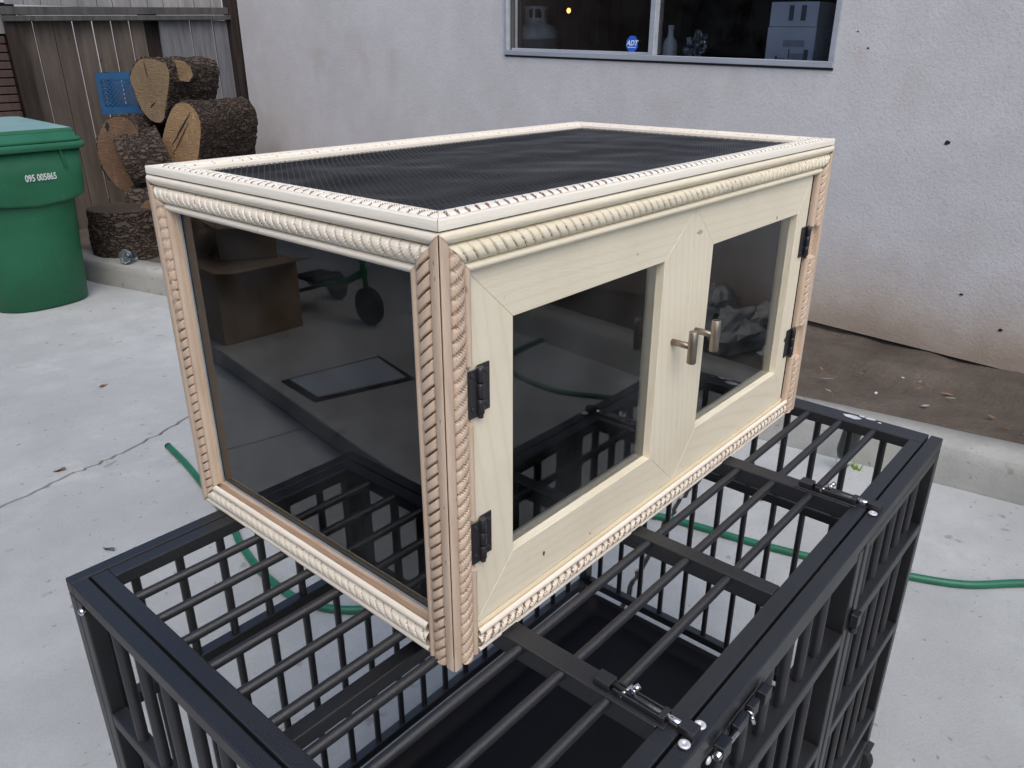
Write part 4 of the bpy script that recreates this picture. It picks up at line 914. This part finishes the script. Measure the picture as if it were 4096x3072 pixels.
# carcass
def cbx(a, b, name, mat, bev=0.001, parent=None):
    mb = MB(); mb.box(a, b); return mb.obj(name, mat, parent or cab, bev, 1)
xa, xb = 0.0105, 0.0162
for a_, b_ in (((0.0152, 0.0470, 0.0421), (0.0160, CD - 0.047, 0.0450)), ((0.0152, CD - 0.0468, 0.0455), (0.0160, CD - 0.0441, 0.4340)), ((0.0152, 0.0431, 0.0455), (0.0160, 0.0445, 0.4340))): cbx(a_, b_, 'pane_edge', 'blue_edge', 0)
cbx((xa, 0.004, 0.441 - 0.006), (xb, CD - 0.004, CH - 0.002), 'frame_board', 'reveal', 0)
cbx((xa, 0.004, 0.003), (xb, CD - 0.004, 0.0420), 'frame_board', 'reveal', 0.0006)
cbx((xa, 0.004, 0.0424), (xb, 0.0430, 0.4346), 'frame_board', 'tan_z', 0.0006); cbx((xa, CD - 0.0440, 0.0424), (xb, CD - 0.004, 0.4346), 'frame_board', 'tan_z', 0.0006)
cbx((0.0166, 0.010, 0.010), (0.0196, CD - 0.010, CH - 0.010), 'side_pane', 'sglass', 0)
ya, yb = 0.0105, 0.030
cbx((0.020, ya, 0.4362), (CL - 0.004, yb, CH - 0.002), 'front_rail', 'cream_x', 0); cbx((0.045, ya, 0.000), (CL - 0.045, yb, 0.0285), 'front_rail', 'cream_x', 0)
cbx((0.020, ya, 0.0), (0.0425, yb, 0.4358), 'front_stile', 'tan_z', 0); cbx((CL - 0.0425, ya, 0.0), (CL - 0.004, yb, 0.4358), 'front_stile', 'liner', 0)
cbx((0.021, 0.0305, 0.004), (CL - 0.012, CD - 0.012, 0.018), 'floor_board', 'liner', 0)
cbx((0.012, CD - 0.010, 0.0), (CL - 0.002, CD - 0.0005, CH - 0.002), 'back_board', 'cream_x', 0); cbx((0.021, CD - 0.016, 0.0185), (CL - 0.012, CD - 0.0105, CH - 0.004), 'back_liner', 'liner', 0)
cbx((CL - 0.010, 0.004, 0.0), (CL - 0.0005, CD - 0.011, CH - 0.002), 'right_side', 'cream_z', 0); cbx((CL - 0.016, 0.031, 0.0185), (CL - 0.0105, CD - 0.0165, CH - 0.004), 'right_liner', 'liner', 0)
cbx((0.024, 0.0440, 0.0185), (CL - 0.018, 0.0475, 0.1675), 'glass_lip', 'glass', 0); cbx((0.024, 0.0438, 0.1678), (CL - 0.018, 0.0477, 0.1700), 'glass_lip_edge', 'glass_edge', 0)
# lid
lid = MB(); lid.box((0.034, 0.034, CH - 0.001), (CL - 0.034, 0.036, CH + 0.0004)); lido = lid.obj('lid', 'cream_x', cab)
zl = CH + 0.0009; ins = 0.0015; e = CL - ins; f_ = CD - ins
strip((ins, ins, zl), (e, ins, zl), (0, 1, 0), (0, 0, 1), 'white_x', 'groove', prof=PL, depth=0, seed=21, name='lid_rail', parent=lido, gfill=0.95, gw=0.13, gd=0.0030, jag=0.0, glow=0.0, ghigh=0.66, gs=0.10)
strip((ins, ins, zl), (ins, f_, zl), (1, 0, 0), (0, 0, 1), 'white_y', 'groove', prof=PL, depth=0, seed=22, name='lid_rail', parent=lido, gfill=0.95, gw=0.13, slant=-0.3, gd=0.0030, jag=0.0, glow=0.0, ghigh=0.66, gs=0.10)
strip((ins, f_, zl), (e, f_, zl), (0, -1, 0), (0, 0, 1), 'pale_x', 'groove_tan', prof=PL, depth=0, seed=23, name='lid_rail', parent=lido, gfill=0.3, gd=0.0026)
strip((e, ins, zl), (e, f_, zl), (-1, 0, 0), (0, 0, 1), 'pale_y', 'groove_tan', prof=PL, depth=0, seed=24, name='lid_rail', parent=lido, gfill=0.3, gd=0.0026)
def wirescreen():
    mb = MB(); zc = CH + 0.0030; x0, x1, y0, y1 = 0.036, CL - 0.036, 0.036, CD - 0.036; r = 0.00085
    def hz_(x, y):
        ex = min(x - x0, x1 - x, y - y0, y1 - y) / 0.06; ex = max(0, min(1, ex))
        return ex * (0.0032 * noise.noise(Vector((x * 6, y * 9, 0.3))) + 0.0016 * noise.noise(Vector((x * 17, y * 17, 2)))) - 0.003 * ex
    V = []; F = []
    def wire(P, nrm):
        b = len(V); k = len(P)
        for p in P:
            V.append((p[0] - nrm[0] * r, p[1] - nrm[1] * r, p[2])); V.append((p[0] + nrm[0] * r, p[1] + nrm[1] * r, p[2])); V.append((p[0], p[1], p[2] + 0.55 * r))
        for i in range(k - 1):
            a = b + 3 * i
            F.extend([(a, a + 3, a + 5, a + 2), (a + 2, a + 5, a + 4, a + 1), (a + 1, a + 4, a + 3, a)])
    # expanded mesh: zigzag strands that touch their neighbours
    y = y0; q = 0; lam = 0.0084; dy = 0.0066
    while y <= y1 + 0.001:
        n = int((x1 - x0) / (lam / 4)); P = []
        for i in range(n + 1):
            x = x0 + (x1 - x0) * i / n; tri = (0.0, 1.0, 0.0, -1.0)[i % 4] * (1 if q % 2 else -1)
            yy = min(max(y + tri * dy * 0.46, y0), y1); P.append((x, yy, zc + hz_(x, yy) + 0.0002 * tri))
        wire(P, (0, 1)); y += dy; q += 1
    mb.add(V, F); o = mb.obj('wire_screen', 'screen', lido); o['kind'] = 'stuff'; return o
wirescreen()
# doors
def door(xo0, xo1, xi0, xi1, hinge_left, label):
    zo0, zo1, zi0, zi1 = 0.0300, 0.4352, 0.0945, 0.3765; y0, t = 0.0100, 0.019
    root = MB(); g_ = 0.0002
    # pane first as the door's core
    root.box((xi0 - 0.008, 0.0215, zi0 - 0.008), (xi1 + 0.008, 0.0243, zi1 + 0.008)); d = root.obj('door', 'glass', cab); d['label'] = label
    def piece(poly, name, mat):
        mb = MB(); mb.prism([(x, y0, z) for x, z in poly], (0, t, 0)); o = mb.obj(name, mat, d, 0.0006, 2); return o
    piece([(xo0, zo0), (xi0, zi0), (xi0, zi1), (xo0, zo1)][::-1], 'stile', 'cream_z'); piece([(xi1, zi0), (xo1, zo0), (xo1, zo1), (xi1, zi1)][::-1], 'stile', 'cream_z')
    piece([(xo0 + g_, zo1), (xi0 + g_, zi1), (xi1 - g_, zi1), (xo1 - g_, zo1)], 'rail', 'cream_x'); piece([(xo0 + g_, zo0), (xo1 - g_, zo0), (xi1 - g_, zi0), (xi0 + g_, zi0)], 'rail', 'cream_x')
    # glazing bead shadow line: thin inner liner
    # hinges
    for zc in ((0.3145, 0.1420) if hinge_left else (0.3250, 0.1430)):
        mb = MB(); h = 0.0255
        xk = xo0 + 0.0095 if hinge_left else xo1 + 0.0030
        if hinge_left:
            mb.box((xk, 0.0082, zc - h), (xk + 0.0175, 0.0098, zc + h)); mb.box((xk - 0.0150, 0.0055, zc - h - 0.002), (xk, 0.0072, zc + h - 0.002)); sx = (xk + 0.012, xk - 0.010)
        else:
            mb.box((xk - 0.0215, 0.0078, zc - h), (xk, 0.0096, zc + h)); mb.box((xk, 0.0072, zc - h), (xk + 0.008, 0.0085, zc + h)); sx = (xk - 0.015,)
        for k in range(3):
            z0 = zc - h + k * 2 * h / 3; mb.tube([(xk, 0.0050, z0 + 0.0006), (xk, 0.0050, z0 + 2 * h / 3 - 0.0006)], 0.0042, 14)
        mb.tube([(xk, 0.0050, zc - h - 0.004), (xk, 0.0050, zc - h)], 0.0030, 10)
        for s in sx:
            for zz in (-0.7, 0.7):
                yy = 0.0080 if s > xk or not hinge_left else 0.0053
                lathe(mb, [(0.0030, 0), (0.0026, 0.0008), (0.0009, 0.0011), (0.0007, 0.0004)], (s, yy, zc + zz * h), 12, 0, Vector((0, -1, 0)))
        mb.obj('hinge', 'iron', d, 0.0003, 1)
    hx = 0.437 if hinge_left else 0.500
    mb = MB(); mb.tube([(hx, 0.0099, 0.259), (hx, -0.021, 0.259)], 0.0046, 20)
    mb.tube([(hx, -0.021, 0.2355), (hx, -0.021, 0.2363), (hx, -0.021, 0.2800), (hx, -0.021, 0.2808)], [0.0056, 0.0063, 0.0063, 0.0056], 24)
    mb.obj('handle', 'nickel', d)
    return d
door(0.0442, 0.4718, 0.1084, 0.4012, True, 'wider-looking door nearer the camera with a T-bar pull')
door(0.4726, 0.8612, 0.5293, 0.8181, False, 'farther door with a T-bar pull')

# small knots, dents and smudges that the boards show
def fleck(p, u, v, a, b, nrm, name, mat, par, seed):
    rr = random.Random(seed); p = Vector(p); u = Vector(u); v = Vector(v)
    pts = [p + u * a * math.cos(t) * rr.uniform(0.7, 1.2) + v * b * math.sin(t) * rr.uniform(0.7, 1.2) for t in np.linspace(0, 2 * math.pi, 12)[:-1]]
    mb = MB(); mb.prism(pts, Vector(nrm) * 0.00015); mb.obj(name, mat, par)
M['knot'] = simple('knot_wood', (0.16, 0.10, 0.06), (0.09, 0.055, 0.035), 300, 0.8)
M['smudge'] = simple('grey_smudge', (0.50, 0.46, 0.36), (0.42, 0.38, 0.30), 120, 0.8)
FX, FZ, FN = (1, 0, 0), (0, 0, 1), (0, -1, 0)
for i, (x, z, a, b, nm, mt) in enumerate(((0.1655, 0.0605, 0.0022, 0.0035, 'knot', 'knot'), (0.842, 0.152, 0.0050, 0.0042, 'knot', 'knot'), (0.735, 0.383, 0.0016, 0.003, 'knot', 'knot'),
        (0.487, 0.4005, 0.008, 0.003, 'smudge', 'smudge'), (0.262, 0.040, 0.002, 0.001, 'knot', 'knot'), (0.335, 0.398, 0.0007, 0.0014, 'knot', 'knot'))):
    fleck((x, 0.00995, z), FX, FZ, a, b, FN, nm, mt, cab, i)
for i, (y, z) in enumerate(((0.0072, 0.452), (0.0060, 0.438), (0.0066, 0.30), (0.0058, 0.205), (0.0070, 0.14))):
    fleck((-0.00002, y, z), (0, 1, 0), FZ, 0.0004, 0.0022, (-1, 0, 0), 'nail_mark', 'knot', cab, 20 + i)

# ------------------------------------------------------------------ STEEL DOG CAGE under the cabinet
KL0, KR, KF, KB = -0.2136, 0.958, -0.2498, 0.4934
ZB = -0.722
cage = thing('steel_cage', 'black steel bar cage on casters with slide bolts and a black tray, carrying the cabinet', 'cage', ((KL0 + KR) / 2, (KF + KB) / 2, ZG))
TT = 0.0200
def tb_(a, b, name='tube', mat='cage', bev=0.0018):
    a = Vector(a); b = Vector(b); lo = Vector([min(p, q) for p, q in zip(a, b)]); hi = Vector([max(p, q) for p, q in zip(a, b)])
    mb = MB(); mb.box(lo, hi); return mb.obj(name, mat, cage, bev, 2)
TOP = -0.0008
# outer top rims of the side panels
tb_((KL0, KF + TT + .0006, -0.0215), (KL0 + TT, KB - TT - .0006, TOP), 'top_rail'); tb_((KL0, KF, -0.0215), (KR - 0.0008, KF + TT, TOP), 'top_rail')
tb_((KL0, KB - TT, -0.0215), (KR, KB, TOP), 'top_rail'); tb_((KR - TT, KF + TT + 0.0006, -0.028), (KR, KB - TT - .0006, -0.0225), 'top_rail')
# lid frame (sits inside the rims, 2.5 mm gap)
gp = 0.0028; lx0, lx1, ly0, ly1 = KL0 + TT + gp, KR - 0.0010, KF + TT + gp, KB - TT - gp; LT = 0.0215
tb_((lx0, ly0, -0.0205), (lx0 + LT, ly1, TOP + .0002), 'lid_rail'); tb_((lx1 - 0.042, ly0, -0.0205), (lx1, ly1, TOP + .0002), 'lid_rail')
tb_((lx0 + LT, ly0, -0.0205), (lx1 - 0.042, ly0 + LT, TOP), 'lid_rail'); tb_((lx0 + LT, ly1 - LT, -0.0205), (lx1 - 0.042, ly1, TOP), 'lid_rail')
cross = [(0.0785, 0.1065), (0.3520, 0.3765), (0.6230, 0.6530)]
for (a, b) in cross: tb_((a, ly0 + LT, -0.0260), (b, ly1 - LT, TOP), 'lid_crossbar')
# round bars share one mesh
def unitrod(r=0.0062, n=14):
    mb = MB(); V = [(r * math.cos(2 * math.pi * k / n), r * math.sin(2 * math.pi * k / n), z) for z in (0, 1) for k in range(n)]
    mb.add(V, [(k, (k + 1) % n, n + (k + 1) % n, n + k) for k in range(n)], 0, True); return mb.mesh('bar', 'cage')
rod_me = unitrod(); rod_big = unitrod(0.0072)
def rod(p, L, axis='z', me=None, name='bar'):
    o = bpy.data.objects.new(name, me or rod_me); o.scale = (1, 1, L)
    if axis == 'x': o.rotation_euler = (0, math.radians(90), 0)
    if axis == 'y': o.rotation_euler = (math.radians(-90), 0, 0)
    link(o, cage, p); return o
xsegs = [(lx0 + LT, cross[0][0]), (cross[0][1], cross[1][0]), (cross[1][1], cross[2][0]), (cross[2][1], lx1 - 0.042)]
for k in range(10):
    y = 0.395 - 0.0600 * k
    for a, b in xsegs: rod((a - 0.001, y, -0.0085), b - a + 0.002, 'x')
def weld(p, axis='z'):
    pass
# beam below the sixth bar
tb_((lx0 + 0.002, 0.0760, -0.0480), (lx1 - 0.002, 0.0960, -0.0285), 'under_beam')
# back panel
tb_((KL0, KB - TT, ZB), (KL0 + 0.030, KB, -0.022), 'post'); tb_((KR - 0.030, KB - TT, ZB), (KR, KB, -0.022), 'post')
for z in (-0.215, -0.653): tb_((KL0 + 0.0305, KB - TT, z - 0.020), (KR - 0.0305, KB - 0.0005, z), 'mid_rail')
tb_((KL0 + 0.0305, KB - TT, ZB), (KR - 0.0305, KB - 0.0005, ZB + 0.020), 'bottom_rail')
x = -0.135
while x < 0.92:
    rod((x, KB - 0.010, -0.6535), 0.632, 'z'); x += 0.0626
# right end
for z in (-0.218, -0.653): tb_((KR - TT, KF + 0.0305, z - 0.020), (KR - 0.0005, KB - TT - 0.001, z), 'mid_rail')
tb_((KR - TT, KF + 0.0305, ZB), (KR - .0005, KB - TT - 0.001, ZB + 0.020), 'bottom_rail')
y = 0.442
while y > -0.22: rod((KR - 0.010, y, -0.6535), 0.631, 'z'); y -= 0.0600
# left end
tb_((KL0, KB - TT - 0.0215, ZB), (KL0 + TT, KB - TT - 0.0012, -0.022), 'post')
tb_((KL0, KF + TT + 0.0005, ZB), (KL0 + TT, KF + TT + 0.021, -0.022), 'post')
for z in (-0.205, -0.430, -0.653): tb_((KL0 + .0004, KF + TT + 0.0215, z - 0.022), (KL0 + TT, KB - TT - 0.0220, z), 'mid_rail')
tb_((KL0 + .0004, KF + TT + 0.0215, ZB), (KL0 + TT, KB - TT - 0.0220, ZB + 0.02), 'bottom_rail')
y = 0.378
while y > -0.2: rod((KL0 + 0.010, y, -0.70), 0.679, 'z', rod_big); y -= 0.0620
# front panel: door frame to the left, fixed panel to the right
tb_((KL0, KF, ZB), (KL0 + TT, KF + TT, -0.022), 'post'); tb_((KR - 0.021, KF, ZB), (KR - 0.0008, KF + 0.030, -0.022), 'post')
tb_((0.5520, KF + 0.001, ZB + 0.003), (0.5720, KF + 0.030, -0.0265), 'door_stile'); tb_((0.5765, KF, ZB), (0.5965, KF + 0.0295, -0.022), 'door_post')
tb_((KL0 + 0.05, KF + 0.002, -0.040), (0.5515, KF + 0.022, -0.0225), 'door_rail')
tb_((0.597, KF + 0.0004, -0.040), (KR - 0.0215, KF + 0.022, -0.0222), 'panel_rail')
for z in (-0.168, -0.393, -0.618):
    tb_((KL0 + TT + .001, KF + 0.001, z - 0.022), (0.5515, KF + 0.031, z), 'mid_rail'); tb_((0.597, KF + 0.0002, z - 0.022), (KR - 0.0215, KF + 0.0305, z), 'mid_rail')
tb_((KL0 + TT + .001, KF + 0.001, ZB), (0.5515, KF + TT, ZB + 0.02), 'bottom_rail'); tb_((0.597, KF + 0.0002, ZB), (KR - 0.0215, KF + TT, ZB + 0.02), 'bottom_rail')
xx = [0.480 - 0.0605 * k for k in range(11)] + [0.655, 0.714, 0.773, 0.832, 0.893]
for x in xx: rod((x, KF + 0.0165, ZB + 0.02), 0.66, 'z', rod_big)
# lugs along the right end under the tray and tray itself
def tray():
    def loop(ins, z, r, n=8):
        x0, x1, y0, y1 = -0.185 + ins, 0.915 - ins, -0.215 + ins, 0.445 - ins; out = []
        for cx, cy, a in ((x1 - r, y1 - r, 0), (x0 + r, y1 - r, 90), (x0 + r, y0 + r, 180), (x1 - r, y0 + r, 270)):
            for k in range(n + 1): t = math.radians(a + 90 * k / n); out.append((cx + r * math.cos(t), cy + r * math.sin(t), z))
        return out
    Ls = [loop(0.0, -0.668, 0.03), loop(0.001, -0.664, 0.03), loop(0.010, -0.664, 0.028), loop(0.013, -0.668, 0.026), loop(0.022, -0.690, 0.03), loop(0.036, -0.694, 0.03), loop(0.040, -0.691, 0.03), loop(0.25, -0.692, 0.03)]
    mb = MB(); n = len(Ls[0]); V = [q for l in Ls for q in l]; F = []
    for i in range(len(Ls) - 1):
        for k in range(n): k2 = (k + 1) % n; F.append((i * n + k, i * n + k2, (i + 1) * n + k2, (i + 1) * n + k))
    mb.add(V, F, 0, True); mb.f.append(tuple((len(Ls) - 1) * n + k for k in range(n))); mb.mi.append(0); mb.sm.append(True)
    return mb.obj('floor_tray', 'tray', cage)
tray()
for x in (-0.198, 0.942):
    for y in (KF + 0.006, KB - 0.03):
        mb = MB(); mb.tube([(x - 0.011, y + 0.012, ZG + 0.0365), (x + 0.011, y + 0.012, ZG + 0.0365)], 0.036, 24); w = mb.obj('caster', 'black', cage, 0.003, 2)
        mb = MB(); mb.box((x - 0.018, y - 0.016, ZB - 0.006), (x + 0.022, y + 0.030, ZB - 0.0005)); mb.box((x - 0.018, y - 0.006, ZG + 0.02), (x - 0.014, y + 0.026, ZB - 0.006)); mb.box((x + 0.014, y - 0.006, ZG + 0.02), (x + 0.018, y + 0.026, ZB - 0.006)); mb.obj('fork', 'cage', w, 0.001, 1)
# slide bolts on the lid crossbars
def bolt(xc, yb, ye, yk, label=None, screws=2):
    z = TOP
    mb = MB(); mb.box((xc - 0.0125, ye, z), (xc + 0.0125, yb, z + 0.0015)); mb.box((xc - 0.0075, ye + 0.004, z + 0.0015), (xc - 0.0050, yb - 0.03, z + 0.0085)); mb.box((xc + 0.0050, ye + 0.004, z + 0.0015), (xc + 0.0075, yb - 0.03, z + 0.0085))
    mb.box((xc - 0.0085, yb - 0.026, z + 0.0015), (xc + 0.0085, yb - 0.006, z + 0.0100)); mb.box((xc - 0.0085, ye + 0.003, z + 0.0015), (xc + 0.0085, ye + 0.010, z + 0.0098))
    b = mb.obj('slide_bolt', 'cage', cage, 0.0008, 1)
    if label: b['label'] = label
    mb = MB(); mb.tube([(xc, yb - 0.022, z + 0.0058), (xc, yk + 0.013, z + 0.0058)], 0.0036, 14); mb.obj('bolt_rod', 'cage', b)
    mb = MB(); mb.tube([(xc, ye + 0.003, z + 0.0059), (xc, yk + 0.0120, z + 0.0059)], 0.0040, 14); mb.obj('bright_tip', 'chrome', b)
    ym = (yb + ye) / 2 - 0.004
    mb = MB(); mb.tube([(xc, ym, z + 0.006), (xc, ym, z + 0.0165)], 0.0028, 10); mb.tube([(xc, ym, z + 0.015), (xc + 0.006, ym - 0.003, z + 0.0175)], 0.0035, 10); mb.tube([(xc - 0.008, ym + 0.012, z + 0.004), (xc + 0.008, ym + 0.006, z + 0.0105)], 0.0022, 8); mb.obj('bolt_knob', 'chrome', b)
    # keeper on the rim
    mb = MB(); mb.box((xc - 0.020, yk - 0.0055, z + 0.0001), (xc + 0.020, yk + 0.0060, z + 0.0016)); mb.box((xc - 0.0075, yk - 0.0052, z + 0.0016), (xc + 0.0075, yk + 0.0118, z + 0.0115)); mb.obj('keeper', 'cage', b, 0.0008, 1)
    for s in ((-1, 1) if screws == 2 else (-1,)):
        mb = MB(); lathe(mb, [(0.0062, 0), (0.0062, 0.0008), (0.0052, 0.0018), (0.0022, 0.0020), (0.0018, 0.0006)], (xc + s * 0.0155, yk, z + 0.0016), 18); mb.obj('screw', 'zinc', b)
bolt(0.0930, -0.118, -0.2130, KF + 0.0115, None)
bolt(0.6390, -0.118, -0.2130, KF + 0.0115, None, 1)
# front slide bolt on the door rail
def fbolt():
    z = -0.0330; y = KF - 0.0008
    mb = MB(); mb.box((0.150, y - 0.0015, z - 0.012), (0.236, y, z + 0.012)); mb.box((0.156, y - 0.0095, z - 0.0075), (0.182, y - 0.0015, z + 0.0075)); mb.box((0.190, y - 0.010, z - 0.0085), (0.206, y - 0.0015, z + 0.0085)); mb.box((0.216, y - 0.012, z - 0.0085), (0.234, y - 0.0015, z + 0.0085))
    b = mb.obj('front_slide_bolt', 'cage', cage, 0.0008, 1)
    mb = MB(); mb.tube([(0.112, y - 0.007, z), (0.156, y - 0.007, z)], 0.0042, 14); mb.tube([(0.186, y - 0.007, z), (0.190, y - 0.007, z)], 0.0045, 12); mb.tube([(0.188, y - 0.009, z), (0.188, y - 0.013, z - 0.010)], 0.0024, 10); mb.obj('bolt_rod', 'chrome', b)
    mb = MB(); mb.box((0.118, y - 0.012, z - 0.010), (0.138, y, z + 0.010)); mb.obj('keeper', 'cage', b, 0.001, 1)
    for q in (0.110, 0.145): mb = MB(); lathe(mb, [(0.0048, 0), (0.0046, 0.0012), (0.003, 0.0026)], (q, y, z - 0.006), 14, 0, Vector((0, -1, 0))); mb.obj('screw', 'zinc', b)
fbolt()
# joint bolts at the ends
for (p, ax) in (((KL0, 0.4475, -0.0285), (-1, 0, 0)), ((KR, -0.236, -0.112), (1, 0, 0)), ((KR, -0.236, -0.545), (1, 0, 0)), ((KL0, -0.2, -0.0285), (-1, 0, 0))):
    mb = MB(); lathe(mb, [(0.0052, 0), (0.0052, 0.003), (0.0044, 0.0055), (0.002, 0.0068)], p, 16, 0, Vector(ax)); mb.obj('joint_bolt', 'chrome', cage)
# hinge block between front door and panel
mb = MB(); mb.box((0.5665, KF - 0.012, -0.163), (0.5835, KF - 0.0005, -0.140)); mb.tube([(0.5745, KF - 0.006, -0.175), (0.5745, KF - 0.006, -0.1635)], 0.006, 12); mb.obj('hinge', 'cage', cage, 0.001, 1)
# flaked paint on the right end
random.seed(4)
for (cx, cy, rx, ry) in ((0.940, -0.098, 0.009, 0.017), (0.952, -0.128, 0.005, 0.010), (0.953, -0.112, 0.004, 0.006), (0.946, -0.146, 0.0025, 0.004)):
    pts = [(cx + rx * math.cos(a) * random.uniform(0.7, 1.1), cy + ry * math.sin(a) * random.uniform(0.7, 1.1), TOP + 0.0004) for a in np.linspace(0, 2 * math.pi, 15)[:-1]]
    mb = MB(); mb.prism(pts, (0, 0, 0.0002)); mb.obj('flaked_paint', 'paintchip', cage)

# ------------------------------------------------------------------ THE REST OF THE YARD (seen mirrored in the panes)
stepo = MB(); sp = [(-1.24, 3.6), (-1.24, 2.92), (-1.07, 1.77), (-0.95, 0.9), (-2.9, 0.9), (-2.9, 3.6)]
stepo.prism([(x, y, ZG + 0.001) for x, y in sp], (0, 0, 0.085)); struct(stepo.obj('step_slab', 'kerb', None, 0.008, 2))
rm = MB(); rp = [(-1.215, 2.36), (-1.18, 2.06), (-1.62, 1.93), (-1.70, 2.275)]; rm.prism([(x, y, ZG + 0.0862) for x, y in rp], (0, 0, 0.004)); struct(rm.obj('cover_surround', 'crack'))
ut = MB(); up_ = [(-1.24, 2.33), (-1.21, 2.09), (-1.60, 1.97), (-1.67, 2.25)]; ut.prism([(x, y, ZG + 0.0865) for x, y in up_], (0, 0, 0.012)); tag(ut.obj('utility_cover', 'utility', None, 0.004, 2), 'grey concrete utility cover set in the step, mirrored in the left pane', 'utility cover')
def carton(o, sx, sy, sz, a, label, flap=True):
    root = thing('cardboard_box', label, 'box', o, 'cardboard boxes mirrored in the left pane'); O = Vector(o); ux = Vector((math.cos(a), math.sin(a), 0)); uy = Vector((-math.sin(a), math.cos(a), 0)); z = Vector((0, 0, 1))
    mb = MB(); mb.prism([O - ux * sx / 2 - uy * sy / 2, O + ux * sx / 2 - uy * sy / 2, O + ux * sx / 2 + uy * sy / 2, O - ux * sx / 2 + uy * sy / 2], z * sz); mb.obj('body', 'cardboard', root, 0.003, 1)
    if flap:
        for (c, e, dr) in ((-uy * sy / 2, ux, -uy * 0.8 + z * 0.15), (ux * sx / 2, uy, ux * 0.7 + z * 0.5), (uy * sy / 2, ux, uy * 0.6 + z * 0.6)):
            ln = sx if e is ux else sy; p = O + c + z * (sz + 0.001); q = dr.normalized() * 0.16
            mb = MB(); mb.prism([p - e * ln / 2, p + e * ln / 2, p + e * (ln / 2 - 0.01) + q, p - e * (ln / 2 - 0.01) + q], z * 0.004); mb.obj('flap', 'cardboard', root)
carton((-1.52, 3.14, ZG + 0.087), 0.44, 0.40, 0.36, 0.05, 'large open cardboard box on the step, mirrored in the left pane')
carton((-1.62, 3.20, ZG + 0.45), 0.28, 0.24, 0.16, 0.5, 'smaller open box stacked on the large one, mirrored in the left pane')
carton((-1.50, 3.66, ZG + 0.002), 0.5, 0.40, 0.72, -0.35, 'tall box leaning behind the open boxes, mirrored in the left pane', False)
def trike():
    c = Vector((-1.98, 2.95, ZG + 0.087)); root = thing('ride_on_toy', 'green ride-on toy with black wheels on the step, mirrored in the left pane', 'toy', c)
    mb = MB(); mb.tube([c + Vector((0, -0.25, 0.28)), c + Vector((0, 0, 0.16)), c + Vector((0, 0.25, 0.14))], 0.02, 10); mb.tube([c + Vector((0, -0.27, 0.10)), c + Vector((0, -0.22, 0.45))], 0.015, 10)
    mb.tube([c + Vector((-0.14, -0.22, 0.45)), c + Vector((0.14, -0.22, 0.45))], 0.013, 10); mb.tube([c + Vector((-0.18, 0.25, 0.10)), c + Vector((0.18, 0.25, 0.10))], 0.012, 8); mb.obj('frame', 'trike', root)
    for p in (Vector((0, -0.27, 0.10)), Vector((-0.18, 0.25, 0.08)), Vector((0.18, 0.25, 0.08))):
        mb = MB(); q = c + p; mb.tube([q - Vector((0.018, 0, 0)), q + Vector((0.018, 0, 0))], p.z, 20); mb.obj('wheel', 'black', root)
    mb = MB(); mb.box(c + Vector((-0.09, 0.08, 0.17)), c + Vector((0.09, 0.26, 0.20))); mb.obj('seat', 'black', root, 0.015, 2)
trike()
def farfence(x0, y0, x1, y1, label, h=2.0, nm='garden_fence', ct='fence'):
    root = thing(nm, label, ct, ((x0 + x1) / 2, (y0 + y1) / 2, ZG)); d = Vector((x1 - x0, y1 - y0, 0)); n = int(d.length / 0.2); d /= n; s = Vector((-d.y, d.x, 0)).normalized() * 0.02
    mb = MB(); mb.prism([Vector((0, 0, 0)), d * 0.97, d * 0.97 + s, s], (0, 0, h)); me = mb.mesh('board', 'post')
    for k in range(n):
        o = bpy.data.objects.new('board', me); link(o, root, Vector((x0, y0, ZG)) + d * k)
farfence(-3.6, -4.5, -3.6, 6.8, 'added dark boarded shed wall closing the yard opposite the stucco wall', 2.5, 'blocker_wall', 'blocker')  # added wall out of view, keeps sky out of the glass reflections
farfence(-3.6, 6.5, 0.5, 6.5, 'added dark tall board fence keeping sky out of the window reflection, running from the slatted screen to the shed wall', 2.2)  # added fence run out of view, darkens what the window mirrors
farfence(-3.4, -5.2, 4.0, -5.2, 'dark tall board fence closing the yard behind the camera')
for i, (x, y, z, r) in enumerate(((2.90, -0.98, -0.62, 0.14), (3.06, -0.86, -0.56, 0.12), (2.86, -1.28, -0.60, 0.16), (3.08, -1.20, -0.58, 0.13), (2.78, -0.70, -0.63, 0.09))):
    o = blob('rock', (x, y, z), r, 'rock', None, (1.2, 0.9, 0.75), 0.5, 1.6, 22, i * 3.3, True)
    tag(o, ['pale rock farthest from the kerb in the heap mirrored in the right pane', 'rear flat-topped rock of the heap mirrored in the right pane', 'biggest pale rock of the heap mirrored in the right pane', 'rock at the house side of the heap mirrored in the right pane', 'smallest rock of the heap mirrored in the right pane'][i], 'rock', 'rocks mirrored in the right pane')
